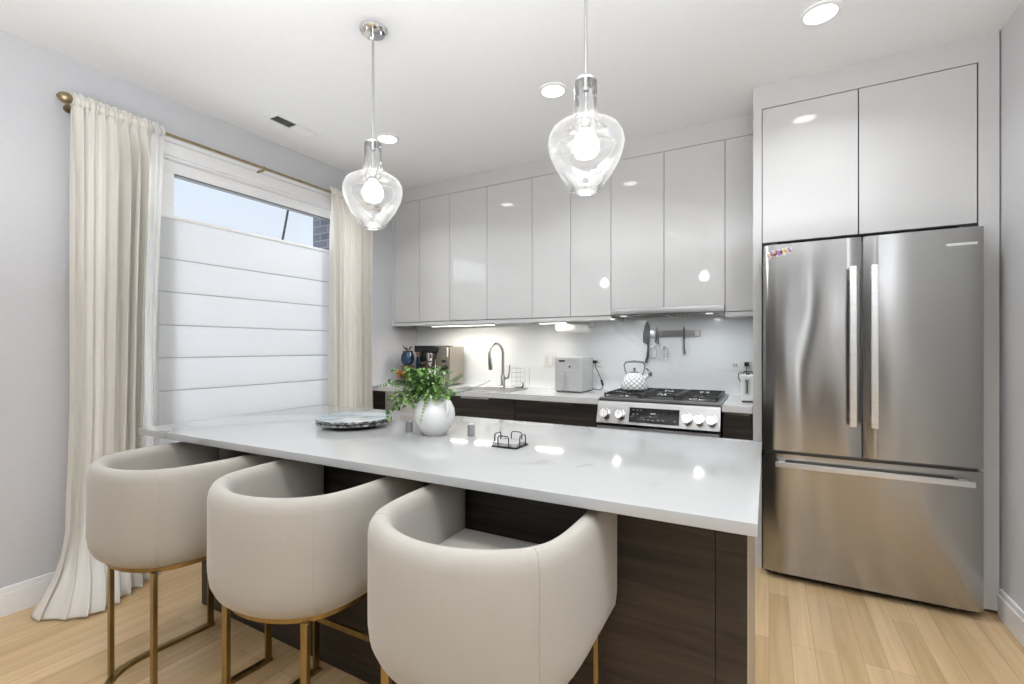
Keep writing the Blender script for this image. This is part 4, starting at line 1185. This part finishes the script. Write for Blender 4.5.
# fern sprigs sticking out left and right
def sprig(p0, p1, bend, n, L):
    b = bmesh.new(); pts = []
    mid = (p0+p1)/2+bend
    for k in range(n+1):
        f = k/n; pts.append((1-f)**2*p0+2*f*(1-f)*mid+f*f*p1)
    tube(b, pts, .0011, 5)
    for k in range(2, n):
        d = (pts[k]-pts[k-1]).normalized(); side = d.cross(fwd).normalized()
        for s in (-1, 1): leaf(b, pts[k], d*.8+side*s*.7, fwd, L*(1-.6*k/n), .0026, .1)
    return b
N = neck
obj('fern_sprig', sprig(N, N+rgt*.115+Vector((0, 0, .080)), Vector((0, 0, .005)), 16, .026), M['fern'], t)
obj('fern_sprig', sprig(N, N+rgt*.235+Vector((0, 0, .060)), Vector((0, 0, -.035)), 22, .008), M['fern'], t)
obj('fern_sprig', sprig(N, N-rgt*.245+Vector((0, 0, .030)), Vector((0, 0, .050)), 20, .020), M['fern'], t)
obj('fern_sprig', sprig(N, N-rgt*.04+Vector((0, 0, -.105))-fwd*.10, Vector((0, 0, .070))-fwd*.03, 14, .014), M['leaf'], t)
b = bmesh.new(); fc = N-rgt*.120+Vector((0, 0, .082))-fwd*.075
for k in range(26):
    d = Vector((rnd.uniform(-1, 1), rnd.uniform(-1, 1), rnd.uniform(-.2, 1.2)))
    leaf(b, fc, d, Vector((0, 0, 1)), rnd.uniform(.020, .034), .006)
tube(b, [N, N+(fc-N)*.5+Vector((0, 0, .03)), fc], .0012, 5)
obj('orange_flower', b, M['orange'], t, False, label='orange flower head')

# shakers
M['galv'] = noise_tint(mat('ribbed grey metal', (.33, .33, .33), .4, .6), (.28, .28, .28), (.40, .40, .40), (90, 90, 4))
def shaker(x, y, label):
    t = thing('shaker', label, 'shaker', (x, y, TZ), 'small grey shakers on the island')
    rib = lambda a, z: 1+.02*math.cos(18*a)
    b = bmesh.new(); lathe(b, [(.0140, TZ), (.0148, TZ+.003), (.0148, TZ+.041)], x, y, 72, True, True, rib); obj('shaker_body', b, M['galv'], t)
    b = bmesh.new(); lathe(b, [(.0140, TZ+.041), (.0140, TZ+.046), (.011, TZ+.048)], x, y, 24); obj('cap', b, M['galv'], t)
shaker(-1.339, 1.523, 'small grey ribbed shaker between the platters and the vase')
shaker(-1.065, 1.586, 'small grey ribbed shaker right of the vase')

# coaster holder
t = thing('coaster_holder', 'black wire coaster holder on the island right of the vase', 'coaster holder', (-.832, 1.494, TZ))
cx, cy, hw, hd_ = -.832, 1.494, .052, .050
b = bmesh.new()
rc = .012
tube(b, [(cx+sx*(hw-rc)+rc*math.cos(q), cy+sy*(hd_-rc)+rc*math.sin(q), TZ+.0025) for (sx, sy, q0) in ((1, 1, 0), (-1, 1, PI/2), (-1, -1, PI), (1, -1, 1.5*PI)) for q in (q0, q0+PI/6, q0+PI/3, q0+PI/2)], .0022, 8, True)
tube(b, [(cx-hw, cy, TZ+.0025), (cx+hw, cy, TZ+.0025)], .0018, 6); tube(b, [(cx, cy-hd_, TZ+.0025), (cx, cy+hd_, TZ+.0025)], .0018, 6)
obj('wire_base', b, M['dark'], t)
for (dx, dy) in ((0, -1), (0, 1), (-1, 0), (1, 0)):
    b = bmesh.new(); g = .022; hh = .043
    ctr = Vector((cx+dx*hw, cy+dy*hd_, TZ)); al = Vector((abs(dy), abs(dx), 0))
    pts = [ctr-al*g+Vector((0, 0, .002)), ctr-al*g+Vector((0, 0, hh-.008)), ctr-al*(g-.003)+Vector((0, 0, hh-.002)), ctr-al*(g-.008)+Vector((0, 0, hh)), ctr+al*(g-.008)+Vector((0, 0, hh)), ctr+al*(g-.003)+Vector((0, 0, hh-.002)), ctr+al*g+Vector((0, 0, hh-.008)), ctr+al*g+Vector((0, 0, .002))]
    tube(b, pts, .0021, 8); obj('wire_arch', b, M['dark'], t)
for k in range(2):
    b = bmesh.new(); box(b, cx-.047, cx+.047, cy-.045, cy+.045, TZ+.0050+k*.0062, TZ+.0110+k*.0062, .0012)
    tag(obj('coaster', b, M['quartz'], origin=(cx, cy, TZ+.005+k*.0062)), 'square white marble coaster in the wire holder, '+('lower of the pair' if k == 0 else 'upper of the pair'), 'coaster', 'marble coasters')

# ------------------------------------------------------------ pendants
def make_pendant(x, y, label):
    t = thing('pendant_light', label, 'pendant light', (x, y, H), 'glass pendants over the island')
    b = bmesh.new(); lathe(b, [(.058, H-.0005), (.060, H-.006), (.060, H-.018), (.054, H-.024), (.010, H-.028)], x, y, 40); cn = obj('canopy', b, M['chrome'], t)
    b = bmesh.new()
    for k in range(3):
        a = k*2.094+.5; lathe(b, [(.005, H-.032), (.005, H-.022)], x+.038*math.cos(a), y+.038*math.sin(a), 10)
    obj('screws', b, M['chrome'], cn)
    b = bmesh.new(); cyl(b, (x, y, 2.205), (x, y, H-.026), .0058, 12); obj('rod', b, M['nickel'], t)
    b = bmesh.new(); lathe(b, [(.040, 2.200), (.040, 2.208), (.030, 2.216), (.009, 2.220)], x, y, 32); obj('cap', b, M['chrome'], t)
    b = bmesh.new(); lathe(b, [(.012, 2.170), (.012, 2.200)], x, y, 16); cyl(b, (x, y, 2.07), (x, y, 2.17), .0045, 10); lathe(b, [(.0165, 2.033), (.018, 2.04), (.018, 2.066), (.010, 2.074)], x, y, 20); obj('socket', b, M['nickel'], t)
    b = bmesh.new()
    prof = [(.014, 2.034), (.020, 2.022), (.036, 2.005), (.046, 1.983), (.046, 1.962), (.034, 1.940), (.004, 1.928)]
    lathe(b, prof, x, y, 28); obj('bulb', b, M['bulb'], t)
    b = bmesh.new()
    pr = [(.038, 2.202), (.040, 2.18), (.040, 2.139), (.0405, 2.11), (.044, 2.088), (.052, 2.069), (.070, 2.055), (.098, 2.045), (.120, 2.030), (.132, 2.008), (.1355, 1.985), (.132, 1.960), (.122, 1.930), (.107, 1.900), (.088, 1.868), (.069, 1.842), (.061, 1.832), (.060, 1.822), (.057, 1.817), (.054, 1.820)]
    lathe(b, pr, x, y, 64, False, False); obj('glass_shade', b, M['pendglass'], t, label='clear glass bottle-shaped shade')
    return t
p1 = make_pendant(-1.612, 1.585, 'clear glass pendant light over the left half of the island')
dup(p1, (-.573, 1.585, H), 'clear glass pendant light over the right half of the island')
